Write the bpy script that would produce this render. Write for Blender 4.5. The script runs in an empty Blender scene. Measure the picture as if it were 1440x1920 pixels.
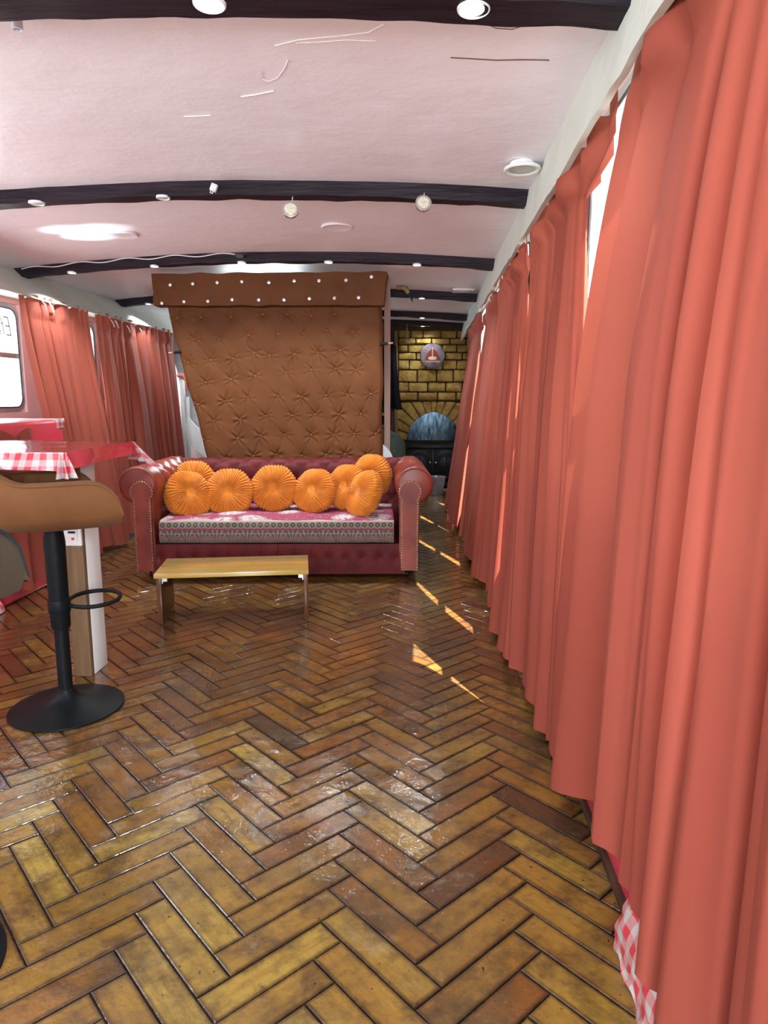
import bpy, bmesh, math, random
import numpy as np
from mathutils import Vector, Matrix, noise
PI = math.pi
random.seed(7)
S = bpy.context.scene
COL = S.collection

# ------------------------------------------------------------------ camera
FPX, CAMH, HORY, VPX = 1300.0, 1.12, 745.0, 800.0
TH = math.atan((960 - HORY) / FPX)
PSI = math.atan((VPX - 720) * math.cos(TH) / FPX)
cam = bpy.data.cameras.new('camera')
cam.sensor_fit = 'VERTICAL'; cam.sensor_height = 36; cam.lens = FPX / 1920 * 36
cam.clip_start = 0.02
camo = bpy.data.objects.new('camera', cam); COL.objects.link(camo)
camo.location = (0, 0, CAMH); camo.rotation_euler = (PI / 2 - TH, 0, PSI)
S.camera = camo

# ------------------------------------------------------------------ view, world, sun, window light
S.view_settings.view_transform = 'Standard'; S.view_settings.look = 'None'
S.view_settings.exposure = 1.0; S.view_settings.gamma = 1; S.view_settings.use_curve_mapping = False
W = bpy.data.worlds.new('sky'); S.world = W; W.use_nodes = True
W.node_tree.nodes['Background'].inputs[0].default_value = (0.86, 0.93, 1.0, 1)
W.node_tree.nodes['Background'].inputs[1].default_value = 1.8

def light(kind, name, loc, target=None, power=10, color=(1, 1, 1), size=(1, 1), **k):
    d = bpy.data.lights.new(name, kind); d.energy = power; d.color = color
    if kind == 'AREA': d.shape = 'RECTANGLE'; d.size, d.size_y = size
    for a, b in k.items(): setattr(d, a, b)
    o = bpy.data.objects.new(name, d); COL.objects.link(o); o.location = loc
    if target is not None:
        o.rotation_euler = (Vector(target) - Vector(loc)).to_track_quat('-Z', 'Y').to_euler()
    return o
# sunlight glinting up off the water onto the ceiling
for gx, gy, gp in ((-1.93, 4.02, 3.2), (-1.80, 3.88, 2.2), (-1.98, 3.86, 1.6)):
    light('SPOT', 'water_glint', (-2.70, 3.9 , 1.15), (gx, gy, 2.02), power=gp * 32, color=(0.8, 0.93, 1.0), spot_size=0.22, spot_blend=1.0, shadow_soft_size=0.01)
sd = Vector((-0.52, 1.06, -1.66))
light('SUN', 'sun', (3, -3, 6), Vector((3, -3, 6)) + sd, power=32, color=(1, 0.94, 0.84), angle=0.006)
light('AREA', 'door_daylight', (-1.1, -2.35, 1.15), (-1.1, 3, 0.9), power=26, color=(0.93, 0.97, 1.0), size=(2.6, 1.5))
light('AREA', 'left_window_daylight', (-2.98, 2.6, 1.35), (-0.8, 2.8, 2.0), power=55, color=(0.88, 0.95, 1.0), size=(5.6, 0.7))
light('AREA', 'right_window_daylight', (0.44, -1.1, 1.35), (-1.6, 2.2, 0.8), power=140, color=(0.82, 0.93, 1.0), size=(1.9, 0.95))
light('AREA', 'stair_daylight', (-1.9, 8.3, 1.7), (-1.5, 5.6, 0.6), power=20, color=(0.85, 0.95, 1.0), size=(0.9, 0.5))

# ------------------------------------------------------------------ pixel helper (design frame 1440x1920)
_f = Vector((-math.sin(PSI) * math.cos(TH), math.cos(PSI) * math.cos(TH), -math.sin(TH)))
_r = Vector((math.cos(PSI), math.sin(PSI), 0)); _u = _r.cross(_f)
def at(x, y, Y=None, Z=None, X=None):
    d = _f * FPX + _r * (x - 720) + _u * (960 - y)
    t = Y / d.y if Y is not None else ((Z - CAMH) / d.z if Z is not None else X / d.x)
    return Vector((0, 0, CAMH)) + d * t

# ------------------------------------------------------------------ materials
def mat(name, color, rough=0.5, metal=0.0, color2=None, scale=8.0, bump=0.0, bscale=None, detail=4, spec=0.14, coat=0, sheen=0,
        emit=None, estr=0, stretch=(1, 1, 1), contrast=(0.35, 0.65), trans=0.0, alpha=None, bdist=0.01, rvar=0):
    m = bpy.data.materials.new(name); m.use_nodes = True
    nt = m.node_tree; N = nt.nodes; L = nt.links
    b = N['Principled BSDF']
    b.inputs['Base Color'].default_value = (*color, 1); b.inputs['Roughness'].default_value = rough
    b.inputs['Metallic'].default_value = metal; b.inputs['Specular IOR Level'].default_value = spec
    b.inputs['Coat Weight'].default_value = coat; b.inputs['Coat Roughness'].default_value = 0.1
    b.inputs['Sheen Weight'].default_value = sheen
    if trans: b.inputs['Transmission Weight'].default_value = trans
    if alpha is not None: b.inputs['Alpha'].default_value = alpha
    if emit: b.inputs['Emission Color'].default_value = (*emit, 1); b.inputs['Emission Strength'].default_value = estr
    tc = N.new('ShaderNodeTexCoord'); mp = N.new('ShaderNodeMapping'); mp.inputs['Scale'].default_value = stretch
    L.new(tc.outputs['Object'], mp.inputs[0])
    if color2 or rvar:
        n = N.new('ShaderNodeTexNoise'); n.inputs['Scale'].default_value = scale; n.inputs['Detail'].default_value = detail
        L.new(mp.outputs[0], n.inputs[0])
        r = N.new('ShaderNodeMapRange'); r.inputs[1].default_value, r.inputs[2].default_value = contrast
        L.new(n.outputs[0], r.inputs[0])
        if color2:
            x = N.new('ShaderNodeMix'); x.data_type = 'RGBA'
            x.inputs[6].default_value = (*color, 1); x.inputs[7].default_value = (*color2, 1)
            L.new(r.outputs[0], x.inputs[0]); L.new(x.outputs[2], b.inputs['Base Color'])
        if rvar:
            q = N.new('ShaderNodeMapRange'); q.inputs[3].default_value = rough - rvar; q.inputs[4].default_value = rough + rvar
            L.new(n.outputs[0], q.inputs[0]); L.new(q.outputs[0], b.inputs['Roughness'])
    if bump:
        n2 = N.new('ShaderNodeTexNoise'); n2.inputs['Scale'].default_value = bscale or scale * 4; n2.inputs['Detail'].default_value = 5
        L.new(mp.outputs[0], n2.inputs[0])
        bp = N.new('ShaderNodeBump'); bp.inputs['Strength'].default_value = bump; bp.inputs['Distance'].default_value = bdist
        L.new(n2.outputs[0], bp.inputs['Height']); L.new(bp.outputs[0], b.inputs['Normal'])
    return m

class NB:  # small node-graph helper
    def __init__(s, m): s.m = m; s.nt = m.node_tree; s.N = s.nt.nodes; s.L = s.nt.links; s.b = s.N['Principled BSDF']
    def link(s, v, sock):
        if hasattr(v, 'is_output'): s.L.new(v, sock)
        else: sock.default_value = v
    def math(s, op, a, b=0.0, c=0.0):
        n = s.N.new('ShaderNodeMath'); n.operation = op
        s.link(a, n.inputs[0]); s.link(b, n.inputs[1]); s.link(c, n.inputs[2]); return n.outputs[0]
    def mix(s, f, a, b):
        n = s.N.new('ShaderNodeMix'); n.data_type = 'RGBA'
        s.link(f, n.inputs[0])
        for v, i in ((a, 6), (b, 7)):
            s.link((*v, 1) if isinstance(v, tuple) and len(v) == 3 else v, n.inputs[i])
        return n.outputs[2]
    def noise(s, vec, scale, detail=3, rough=0.5):
        n = s.N.new('ShaderNodeTexNoise'); n.inputs['Scale'].default_value = scale; n.inputs['Detail'].default_value = detail
        n.inputs['Roughness'].default_value = rough
        if vec is not None: s.L.new(vec, n.inputs[0])
        return n.outputs[0]
    def rng(s, v, a, b, c=0.0, d=1.0):
        n = s.N.new('ShaderNodeMapRange'); s.link(v, n.inputs[0])
        for k, q in enumerate((a, b, c, d)): n.inputs[k + 1].default_value = q
        return n.outputs[0]
    def obj(s): return s.N.new('ShaderNodeTexCoord').outputs['Object']
    def sep(s, v):
        n = s.N.new('ShaderNodeSeparateXYZ'); s.L.new(v, n.inputs[0]); return n.outputs
    def comb(s, x, y, z):
        n = s.N.new('ShaderNodeCombineXYZ'); s.link(x, n.inputs[0]); s.link(y, n.inputs[1]); s.link(z, n.inputs[2]); return n.outputs[0]
    def bump(s, h, st, dist=0.01):
        n = s.N.new('ShaderNodeBump'); n.inputs['Strength'].default_value = st; n.inputs['Distance'].default_value = dist
        s.L.new(h, n.inputs['Height']); s.L.new(n.outputs[0], s.b.inputs['Normal'])

def curtain_mat():
    m = bpy.data.materials.new('salmon_curtain_cloth'); m.use_nodes = True
    g = NB(m); b = g.b
    v = g.obj(); x, y, z = g.sep(v)
    n = g.noise(g.comb(x, y, g.math('MULTIPLY', z, 0.15)), 3, 3)
    c = g.mix(g.rng(n, 0.3, 0.7), (0.24, 0.050, 0.032), (0.265, 0.059, 0.039))
    g.L.new(c, b.inputs['Base Color']); b.inputs['Roughness'].default_value = 0.75; 
    b.inputs['Specular IOR Level'].default_value = 0.15
    t = g.N.new('ShaderNodeBsdfTranslucent'); t.inputs[0].default_value = (0.80, 0.20, 0.12, 1)
    ms = g.N.new('ShaderNodeMixShader'); ms.inputs[0].default_value = 0.06
    o = [q for q in g.N if q.type == 'OUTPUT_MATERIAL'][0]
    g.L.new(b.outputs[0], ms.inputs[1]); g.L.new(t.outputs[0], ms.inputs[2]); g.L.new(ms.outputs[0], o.inputs[0])
    return m

def glass_mat(name, tint=(1, 1, 1), gloss=0.12):
    m = bpy.data.materials.new(name); m.use_nodes = True; g = NB(m)
    tr = g.N.new('ShaderNodeBsdfTransparent'); tr.inputs[0].default_value = (*tint, 1)
    gl = g.N.new('ShaderNodeBsdfGlossy'); gl.inputs['Roughness'].default_value = 0.05
    ms = g.N.new('ShaderNodeMixShader'); ms.inputs[0].default_value = gloss
    o = [q for q in g.N if q.type == 'OUTPUT_MATERIAL'][0]
    g.L.new(tr.outputs[0], ms.inputs[1]); g.L.new(gl.outputs[0], ms.inputs[2]); g.L.new(ms.outputs[0], o.inputs[0])
    return m

def floor_mat():
    m = bpy.data.materials.new('varnished_parquet'); m.use_nodes = True; g = NB(m); b = g.b
    at_ = g.N.new('ShaderNodeAttribute'); at_.attribute_name = 'plank'
    r1, r2, ed = g.sep(at_.outputs['Color'])
    uv = g.N.new('ShaderNodeUVMap'); uv.uv_map = 'UVMap'
    u, v, _ = g.sep(uv.outputs[0])
    ob = g.obj()
    n = g.noise(g.comb(g.math('MULTIPLY', u, 5), g.math('MULTIPLY', v, 60), g.math('MULTIPLY', r1, 30)), 1.0, 5, 0.6)
    ramp = g.N.new('ShaderNodeValToRGB'); g.L.new(r1, ramp.inputs[0]); e = ramp.color_ramp.elements
    e[0].position = 0.0; e[0].color = (0.040, 0.023, 0.014, 1); e[1].position = 1; e[1].color = (0.30, 0.205, 0.040, 1)
    for p, c in ((0.07, (0.055, 0.028, 0.014)), (0.12, (0.10, 0.036, 0.011)), (0.4, (0.155, 0.062, 0.014)), (0.65, (0.205, 0.108, 0.020)), (0.85, (0.24, 0.147, 0.027))):
        q = e.new(p); q.color = (*c, 1)
    c = g.mix(g.math('MULTIPLY', g.rng(n, 0.42, 0.75), 0.55), ramp.outputs[0], (0.13, 0.05, 0.012))
    st = g.noise(ob, 7, 6, 0.65)
    c = g.mix(g.math('MULTIPLY', g.rng(st, 0.46, 0.66), 0.8), c, (0.045, 0.022, 0.012))
    st2 = g.noise(ob, 22, 5, 0.6)
    c = g.mix(g.math('MULTIPLY', g.rng(st2, 0.52, 0.68), 0.55), c, (0.06, 0.03, 0.015))
    sp = g.noise(ob, 70, 2, 0.5)
    c = g.mix(g.rng(sp, 0.70, 0.75), c, (0.03, 0.015, 0.01))
    sc = g.noise(ob, 5.3, 7, 0.75)      # worn, pale scuffs
    c = g.mix(g.math('MULTIPLY', g.rng(sc, 0.58, 0.70), 0.35), c, (0.36, 0.31, 0.22))
    gr = g.noise(ob, 2.6, 7, 0.72)      # grimy worn-in areas
    c = g.mix(g.math('MULTIPLY', g.rng(gr, 0.46, 0.62), 0.55), c, (0.060, 0.042, 0.020))
    # dirt at plank edges
    eu = g.math('MINIMUM', u, g.math('SUBTRACT', 0.292, u)); ev = g.math('MINIMUM', v, g.math('SUBTRACT', 0.073, v))
    d = g.math('MINIMUM', eu, ev)
    d = g.math('ADD', d, g.math('MULTIPLY', g.math('SUBTRACT', g.noise(ob, 60, 3), 0.5), 0.006))
    c = g.mix(g.rng(d, 0.0015, 0.0110, 0.9, 0.0), c, (0.022, 0.012, 0.008))
    g.L.new(c, b.inputs['Base Color'])
    g.L.new(g.rng(g.noise(ob, 9, 4), 0.35, 0.7, 0.09, 0.28), b.inputs['Roughness'])
    b.inputs['Specular IOR Level'].default_value = 0.4; b.inputs['Coat Weight'].default_value = 0.5; b.inputs['Coat Roughness'].default_value = 0.07
    h = g.math('ADD', g.math('MULTIPLY', g.noise(ob, 14, 4), 1.0), g.math('MULTIPLY', g.noise(ob, 90, 3), 0.18))
    h = g.math('ADD', h, g.math('MULTIPLY', n, 0.12))
    g.bump(h, 0.27, 0.014)
    g.L.new(b.inputs['Normal'].links[0].from_socket, b.inputs['Coat Normal'])
    return m

def gingham_mat(name, cell=0.022, axes='xz', solid_box=None):
    m = bpy.data.materials.new(name); m.use_nodes = True; g = NB(m); b = g.b
    s = g.sep(g.obj()); idx = {'x': 0, 'y': 1, 'z': 2}
    a = g.math('MULTIPLY', s[idx[axes[0]]], 1 / cell); c = g.math('MULTIPLY', s[idx[axes[1]]], 1 / cell)
    pa = g.math('GREATER_THAN', g.math('FRACT', g.math('MULTIPLY', a, 0.5)), 0.5)
    pc = g.math('GREATER_THAN', g.math('FRACT', g.math('MULTIPLY', c, 0.5)), 0.5)
    col = g.mix(g.math('MULTIPLY', g.math('ADD', pa, pc), 0.5), (0.46, 0.42, 0.42), (0.50, 0.035, 0.055))
    g.L.new(col, b.inputs['Base Color']); b.inputs['Roughness'].default_value = 0.3; b.inputs['Coat Weight'].default_value = 0.5
    g.bump(g.noise(g.obj(), 25, 3), 0.25, 0.01)
    return m

def throw_mat():
    m = bpy.data.materials.new('patterned_throw'); m.use_nodes = True; g = NB(m); b = g.b
    ob = g.obj(); x, y, z = g.sep(ob)
    nv = g.noise(ob, 40, 2)
    # top: magenta with pale flowers
    vo = g.N.new('ShaderNodeTexVoronoi'); vo.feature = 'F1'; vo.inputs['Scale'].default_value = 5.2; vo.inputs['Randomness'].default_value = 0.55
    g.L.new(g.comb(x, g.math('MULTIPLY', y, 0.9), 0.0), vo.inputs[0])
    petals = g.noise(ob, 48, 4, 0.7)
    fl = g.math('MULTIPLY', g.rng(vo.outputs['Distance'], 0.36, 0.50, 1, 0), g.rng(petals, 0.43, 0.50))
    top = g.mix(fl, (0.26, 0.025, 0.070), (0.50, 0.48, 0.47))
    vine = g.rng(g.math('ABSOLUTE', g.math('SUBTRACT', g.noise(ob, 13, 2), 0.5)), 0.0, 0.012, 1, 0)
    top = g.mix(g.math('MULTIPLY', vine, 0.6), top, (0.6, 0.52, 0.5))
    # front band
    P = 0.093
    fx = g.math('SUBTRACT', g.math('FRACT', g.math('MULTIPLY', x, 1 / P)), 0.5); fx = g.math('MULTIPLY', fx, P)
    dz = g.math('SUBTRACT', z, 0.247)
    rr = g.math('SQRT', g.math('ADD', g.math('MULTIPLY', fx, fx), g.math('MULTIPLY', dz, dz)))
    rings = g.math('GREATER_THAN', g.math('SINE', g.math('MULTIPLY', rr, 900)), 0.35)
    inr = g.math('LESS_THAN', rr, 0.034)
    fx2 = g.math('SUBTRACT', g.math('FRACT', g.math('ADD', g.math('MULTIPLY', x, 1 / P), 0.5)), 0.5); fx2 = g.math('MULTIPLY', fx2, P)
    an = g.math('ARCTAN2', fx2, g.math('SUBTRACT', z, 0.232))
    fan = g.math('GREATER_THAN', g.math('SINE', g.math('MULTIPLY', an, 17)), 0.45)
    pat = g.math('MAXIMUM', g.math('MULTIPLY', rings, inr), g.math('MULTIPLY', fan, g.math('SUBTRACT', 1, inr)))
    low = g.mix(g.math('MULTIPLY', pat, g.rng(nv, 0.3, 0.6, 0.3, .8)), (0.070, 0.055, 0.040), (0.25, 0.22, 0.185))
    low = g.mix(g.math('MULTIPLY', g.math('LESS_THAN', g.math('ABSOLUTE', g.math('SUBTRACT', rr, 0.029)), 0.0025), 1.0), low, (0.35, 0.06, 0.06))
    # upper scallop band
    Q = 0.040
    qx = g.math('MULTIPLY', g.math('SUBTRACT', g.math('FRACT', g.math('MULTIPLY', x, 1 / Q)), 0.5), Q)
    qz = g.math('SUBTRACT', z, 0.345)
    qr = g.math('SQRT', g.math('ADD', g.math('MULTIPLY', qx, qx), g.math('MULTIPLY', qz, qz)))
    u_ = g.math('LESS_THAN', g.math('ABSOLUTE', g.math('SUBTRACT', qr, 0.010)), 0.0035)
    upp = g.mix(u_, (0.17, 0.135, 0.10), (0.04, 0.03, 0.025))
    band = g.mix(g.math('GREATER_THAN', z, 0.322), low, upp)
    ln = g.math('LESS_THAN', g.math('ABSOLUTE', g.math('SUBTRACT', z, g.math('ADD', 0.314, g.math('MULTIPLY', g.math('ABSOLUTE', qx), 0.3)))), 0.006)
    band = g.mix(ln, band, (0.24, 0.02, 0.05))
    ln = g.math('LESS_THAN', g.math('ABSOLUTE', g.math('SUBTRACT', z, 0.292)), 0.002)
    band = g.mix(ln, band, (0.26, 0.2, 0.17))
    c = g.mix(g.math('GREATER_THAN', z, 0.366), band, top)
    ln = g.math('LESS_THAN', g.math('ABSOLUTE', g.math('SUBTRACT', z, 0.366)), 0.003)
    c = g.mix(ln, c, (0.36, 0.28, 0.26))
    g.L.new(c, b.inputs['Base Color']); b.inputs['Roughness'].default_value = 0.8
    g.bump(g.noise(ob, 260, 2), 0.3, 0.002)
    return m

M = dict(
    curtain=curtain_mat(), floor=floor_mat(), throw=throw_mat(),
    grout=mat('floor_gap_dirt', (0.02, 0.013, 0.009), 0.6, color2=(0.05, 0.04, 0.03), scale=30),
    ceiling=mat('pink_plaster', (0.82, 0.77, 0.81), 0.36, color2=(0.79, 0.72, 0.755), scale=2.2, bump=0.32, bscale=6, bdist=0.02, contrast=(0.3, 0.7)),
    cream=mat('cream_paint', (0.58, 0.61, 0.55), 0.6, color2=(0.53, 0.55, 0.49), scale=5, bump=0.4, bscale=25, bdist=0.005),
    beam=mat('black_purple_beam_paint', (0.010, 0.006, 0.009), 0.5, color2=(0.022, 0.013, 0.020), scale=14, stretch=(0.25, 2, 2), bump=0.6, bscale=30, bdist=0.008),
    pinkwall=mat('pink_wall_paint', (0.86, 0.64, 0.65), 0.6, color2=(0.80, 0.55, 0.56), scale=6, bump=0.5, bscale=70, bdist=0.006),
    darkwall=mat('dark_wall_paint', (0.03, 0.025, 0.022), 0.7, color2=(0.06, 0.045, 0.035), scale=6),
    alu=mat('window_aluminium', (0.55, 0.62, 0.66), 0.35, 0.6, color2=(0.42, 0.48, 0.5), scale=10),
    rubber=mat('black_rubber', (0.07, 0.075, 0.08), 0.5, color2=(0.03, 0.03, 0.03), scale=20),
    glass=glass_mat('window_glass'),
    ink=mat('window_lettering', (0.03, 0.03, 0.035), 0.5),
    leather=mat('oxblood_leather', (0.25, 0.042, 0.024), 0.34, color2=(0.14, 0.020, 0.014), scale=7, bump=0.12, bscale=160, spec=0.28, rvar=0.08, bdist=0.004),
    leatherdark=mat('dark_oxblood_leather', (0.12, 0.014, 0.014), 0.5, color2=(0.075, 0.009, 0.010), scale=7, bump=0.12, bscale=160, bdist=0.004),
    brass=mat('aged_brass', (0.75, 0.55, 0.34), 0.3, 0.8, color2=(0.5, 0.34, 0.2), scale=60),
    tan=mat('brown_upholstery_leatherette', (0.115, 0.038, 0.0105), 0.6, color2=(0.092, 0.030, 0.0085), scale=3, bump=0.12, bscale=120, bdist=0.003),
    tanbtn=mat('brown_button', (0.20, 0.075, 0.03), 0.35),
    crystal=mat('crystal_stud', (0.9, 0.9, 0.92), 0.06, 0.25, color2=(0.7, 0.72, 0.78), scale=80, spec=1.0, coat=1),
    velvet=mat('amber_velvet', (0.66, 0.215, 0.022), 0.62, color2=(0.52, 0.15, 0.013), scale=14, sheen=0.12, bump=0.1, bscale=90),
    benchwood=mat('yellow_varnished_plywood', (0.42, 0.27, 0.062), 0.22, color2=(0.36, 0.21, 0.045), scale=10, stretch=(0.2, 3, 3), spec=0.55, coat=0.5),
    benchside=mat('brown_varnished_plywood', (0.10, 0.036, 0.014), 0.3, color2=(0.07, 0.024, 0.010), scale=10, stretch=(3, 3, 0.3), coat=0.3),
    bracket=mat('galvanised_bracket', (0.7, 0.68, 0.62), 0.35, 0.7, color2=(0.5, 0.48, 0.45), scale=80),
    blackmetal=mat('black_powdercoat', (0.005, 0.006, 0.007), 0.42, color2=(0.007, 0.008, 0.009), scale=30, spec=0.1),
    brownvelvet=mat('tan_velvet', (0.15, 0.062, 0.022), 0.7, color2=(0.115, 0.045, 0.015), scale=5, sheen=0.05, bump=0.08, bscale=150),
    greyvelvet=mat('grey_brown_velvet', (0.060, 0.043, 0.026), 0.7, color2=(0.045, 0.032, 0.019), scale=5, sheen=0.05, bump=0.08, bscale=150),
    greenseat=mat('pale_green_leatherette', (0.20, 0.23, 0.16), 0.45, color2=(0.16, 0.19, 0.13), scale=6),
    oilcloth=mat('red_oilcloth', (0.66, 0.045, 0.070), 0.22, color2=(0.58, 0.07, 0.09), scale=6, coat=0.8, bump=0.3, bscale=14, bdist=0.01),
    gingham=gingham_mat('red_gingham_oilcloth'), ginghamy=gingham_mat('red_gingham_oilcloth_side', axes='yz'),
    plastic=glass_mat('clear_plastic_sheet', (0.93, 0.9, 0.92), 0.3),
    whitepaint=mat('white_gloss_paint', (0.80, 0.82, 0.80), 0.3, color2=(0.70, 0.72, 0.70), scale=14, stretch=(1, 1, 0.3), bump=0.15, bscale=40, bdist=0.004),
    brownwood=mat('brown_wood_edge', (0.20, 0.12, 0.065), 0.5, color2=(0.14, 0.085, 0.045), scale=12, stretch=(4, 4, 0.3)),
    socket=mat('white_socket_plastic', (0.72, 0.70, 0.70), 0.35),
    black=mat('black_plastic', (0.012, 0.012, 0.014), 0.4),
    red=mat('red_rocker_mark', (0.5, 0.04, 0.03), 0.4),
    stone=mat('ochre_stone', (0.30, 0.20, 0.055), 0.85, color2=(0.20, 0.115, 0.028), scale=9, bump=0.7, bscale=25, bdist=0.02),
    mortar=mat('dark_mortar', (0.075, 0.042, 0.016), 0.9, color2=(0.05, 0.03, 0.012), scale=20),
    iron=mat('black_cast_iron', (0.006, 0.007, 0.009), 0.35, color2=(0.012, 0.013, 0.015), scale=20, bump=0.2, bscale=60, bdist=0.003),
    hood=mat('brushed_black_steel', (0.035, 0.055, 0.07), 0.16, 0.85, color2=(0.008, 0.012, 0.016), scale=9, stretch=(4, 1, 1)),
    cloth_black=mat('black_cloth', (0.004, 0.004, 0.005), 0.9, color2=(0.006, 0.006, 0.007), scale=10, spec=0.05),
    postpink=mat('pinkish_timber', (0.42, 0.27, 0.22), 0.6, color2=(0.34, 0.21, 0.17), scale=8, stretch=(5, 5, 0.4)),
    poleblack=mat('black_hose', (0.012, 0.012, 0.012), 0.5), tip=mat('wooden_tip', (0.50, 0.34, 0.2), 0.5, color2=(0.4, 0.25, 0.15), scale=30),
    antler=mat('brown_curved_handle', (0.35, 0.24, 0.13), 0.5, color2=(0.22, 0.14, 0.07), scale=30),
    greychair=mat('grey_green_cloth', (0.075, 0.115, 0.10), 0.85, color2=(0.055, 0.085, 0.075), scale=20),
    whitecloth=mat('white_cloth', (0.75, 0.83, 0.85), 0.8, color2=(0.62, 0.72, 0.78), scale=10, bump=0.5, bscale=12),
    pinkcloth=mat('pink_cloth', (0.66, 0.26, 0.2), 0.7, color2=(0.55, 0.16, 0.13), scale=20),
    shelf=mat('dark_brown_shelving', (0.06, 0.028, 0.02), 0.5, color2=(0.04, 0.018, 0.013), scale=10),
    zinc=mat('grey_zinc_pail', (0.30, 0.33, 0.34), 0.35, 0.6, color2=(0.22, 0.24, 0.25), scale=12),
    plaque=mat('plaque_glass', (0.09, 0.065, 0.075), 0.4, color2=(0.16, 0.13, 0.145), scale=10),
    plaquered=mat('plaque_dark_red', (0.14, 0.02, 0.015), 0.4), plaquecream=mat('plaque_cream', (0.42, 0.27, 0.2), 0.5),
    led=mat('led_lens', (1, 1, 1), 0.4, emit=(0.80, 0.96, 1.0), estr=9),
    ledrim=mat('white_light_rim', (0.6, 0.6, 0.6), 0.3), deadled=mat('unlit_led_lens', (0.62, 0.6, 0.5), 0.35, color2=(0.42, 0.41, 0.35), scale=120, coat=1),
    chrome=mat('chrome_rim', (0.7, 0.68, 0.68), 0.15, 0.9, color2=(0.6, 0.58, 0.58), scale=20),
    wire=mat('white_cable', (0.6, 0.55, 0.55), 0.4), wiredark=mat('dark_crack', (0.10, 0.06, 0.06), 0.7), scratch=mat('pale_scratch', (0.85, 0.80, 0.76), 0.6),
    bank=mat('canal_water_and_bank', (0.20, 0.21, 0.21), 0.4, color2=(0.25, 0.25, 0.24), scale=.5),
    pipe=mat('white_pvc_pipe', (0.7, 0.72, 0.78), 0.35), cyan=mat('silver_piping', (0.03, 0.035, 0.04), 0.25, 0.3),
)

# ------------------------------------------------------------------ mesh helpers
def bm_box(bm, x0, x1, y0, y1, z0, z1, bevel=0.0, seg=2, mtx=None):
    r = bmesh.ops.create_cube(bm, size=1)
    vs = r['verts']
    for v in vs:
        v.co = Vector((x0 + (v.co.x + .5) * (x1 - x0), y0 + (v.co.y + .5) * (y1 - y0), z0 + (v.co.z + .5) * (z1 - z0)))
    if bevel:
        es = list({e for v in vs for e in v.link_edges})
        r2 = bmesh.ops.bevel(bm, geom=es, offset=bevel, segments=seg, affect='EDGES', profile=0.5)
        vs = list({v for f in r2['faces'] for v in f.verts} | {v for v in vs if v.is_valid})
    if mtx is not None:
        for v in vs: v.co = mtx @ v.co
    return vs
def bm_lathe(bm, prof, n=32, center=(0, 0, 0), mtx=None, cap=True):
    rings = []
    for r, z in prof:
        ring = []
        for i in range(n):
            a = 2 * PI * i / n
            p = Vector((r * math.cos(a), r * math.sin(a), z))
            if mtx is not None: p = mtx @ p
            ring.append(bm.verts.new(p + Vector(center)))
        rings.append(ring)
    for a, b in zip(rings, rings[1:]):
        for i in range(n): bm.faces.new((a[i], a[(i + 1) % n], b[(i + 1) % n], b[i]))
    if cap:
        bm.faces.new(rings[0][::-1]); bm.faces.new(rings[-1])
def bm_tube(bm, pts, r, n=10, closed=False):
    pts = [Vector(p) for p in pts]; rings = []; m = len(pts)
    prev = None
    for i, p in enumerate(pts):
        a = pts[(i - 1) % m] if (closed or i > 0) else p
        b = pts[(i + 1) % m] if (closed or i < m - 1) else p
        t = (b - a).normalized()
        if prev is None:
            u = t.orthogonal().normalized()
        else:
            u = (prev - t * prev.dot(t)).normalized()
        prev = u; w = t.cross(u)
        rr = r[i] if isinstance(r, (list, tuple)) else r
        rings.append([bm.verts.new(p + (u * math.cos(2 * PI * k / n) + w * math.sin(2 * PI * k / n)) * rr) for k in range(n)])
    for i in range(m if closed else m - 1):
        a, b = rings[i], rings[(i + 1) % m]
        for k in range(n): bm.faces.new((a[k], a[(k + 1) % n], b[(k + 1) % n], b[k]))
    if not closed:
        bm.faces.new(rings[0][::-1]); bm.faces.new(rings[-1])
def bm_prism(bm, pts, d, axis='y', o=0.0):
    """extrude polygon pts (a,b) along axis from o to o+d"""
    def mk(a, b, c):
        return {'y': (a, c, b), 'x': (c, a, b), 'z': (a, b, c)}[axis]
    v0 = [bm.verts.new(mk(a, b, o)) for a, b in pts]; v1 = [bm.verts.new(mk(a, b, o + d)) for a, b in pts]
    n = len(pts)
    bm.faces.new(v0); bm.faces.new(v1[::-1])
    for i in range(n): bm.faces.new((v0[i], v0[(i + 1) % n], v1[(i + 1) % n], v1[i]))
def bm_grid(bm, fn, nu, nv, closed_u=False):
    g = [[bm.verts.new(fn(i / (nu if closed_u else nu - 1), j / (nv - 1))) for j in range(nv)] for i in range(nu)]
    for i in range(nu if closed_u else nu - 1):
        for j in range(nv - 1):
            a, b = g[i], g[(i + 1) % nu]
            bm.faces.new((a[j], b[j], b[j + 1], a[j + 1]))
    return g
def obj(name, bm, m, parent=None, smooth=True, angle=40, loc=None):
    bmesh.ops.recalc_face_normals(bm, faces=bm.faces)
    me = bpy.data.meshes.new(name); bm.to_mesh(me); bm.free()
    for k in (m if isinstance(m, (list, tuple)) else [m]): me.materials.append(M[k] if isinstance(k, str) else k)
    if smooth:
        me.polygons.foreach_set('use_smooth', [True] * len(me.polygons))
        try: me.set_sharp_from_angle(angle=math.radians(angle))
        except Exception: pass
    o = bpy.data.objects.new(name, me); COL.objects.link(o)
    if parent: o.parent = parent
    if loc: o.location = loc
    return o
def tag(o, label, cat, group=None):
    o['label'] = label; o['category'] = cat
    if group: o['group'] = group
    return o
def thing(name, label, cat, loc=(0, 0, 0), rotz=0, group=None):
    o = bpy.data.objects.new(name, None); COL.objects.link(o); o.empty_display_size = 0.1
    o.location = loc; o.rotation_euler = (0, 0, rotz)
    return tag(o, label, cat, group)
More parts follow.
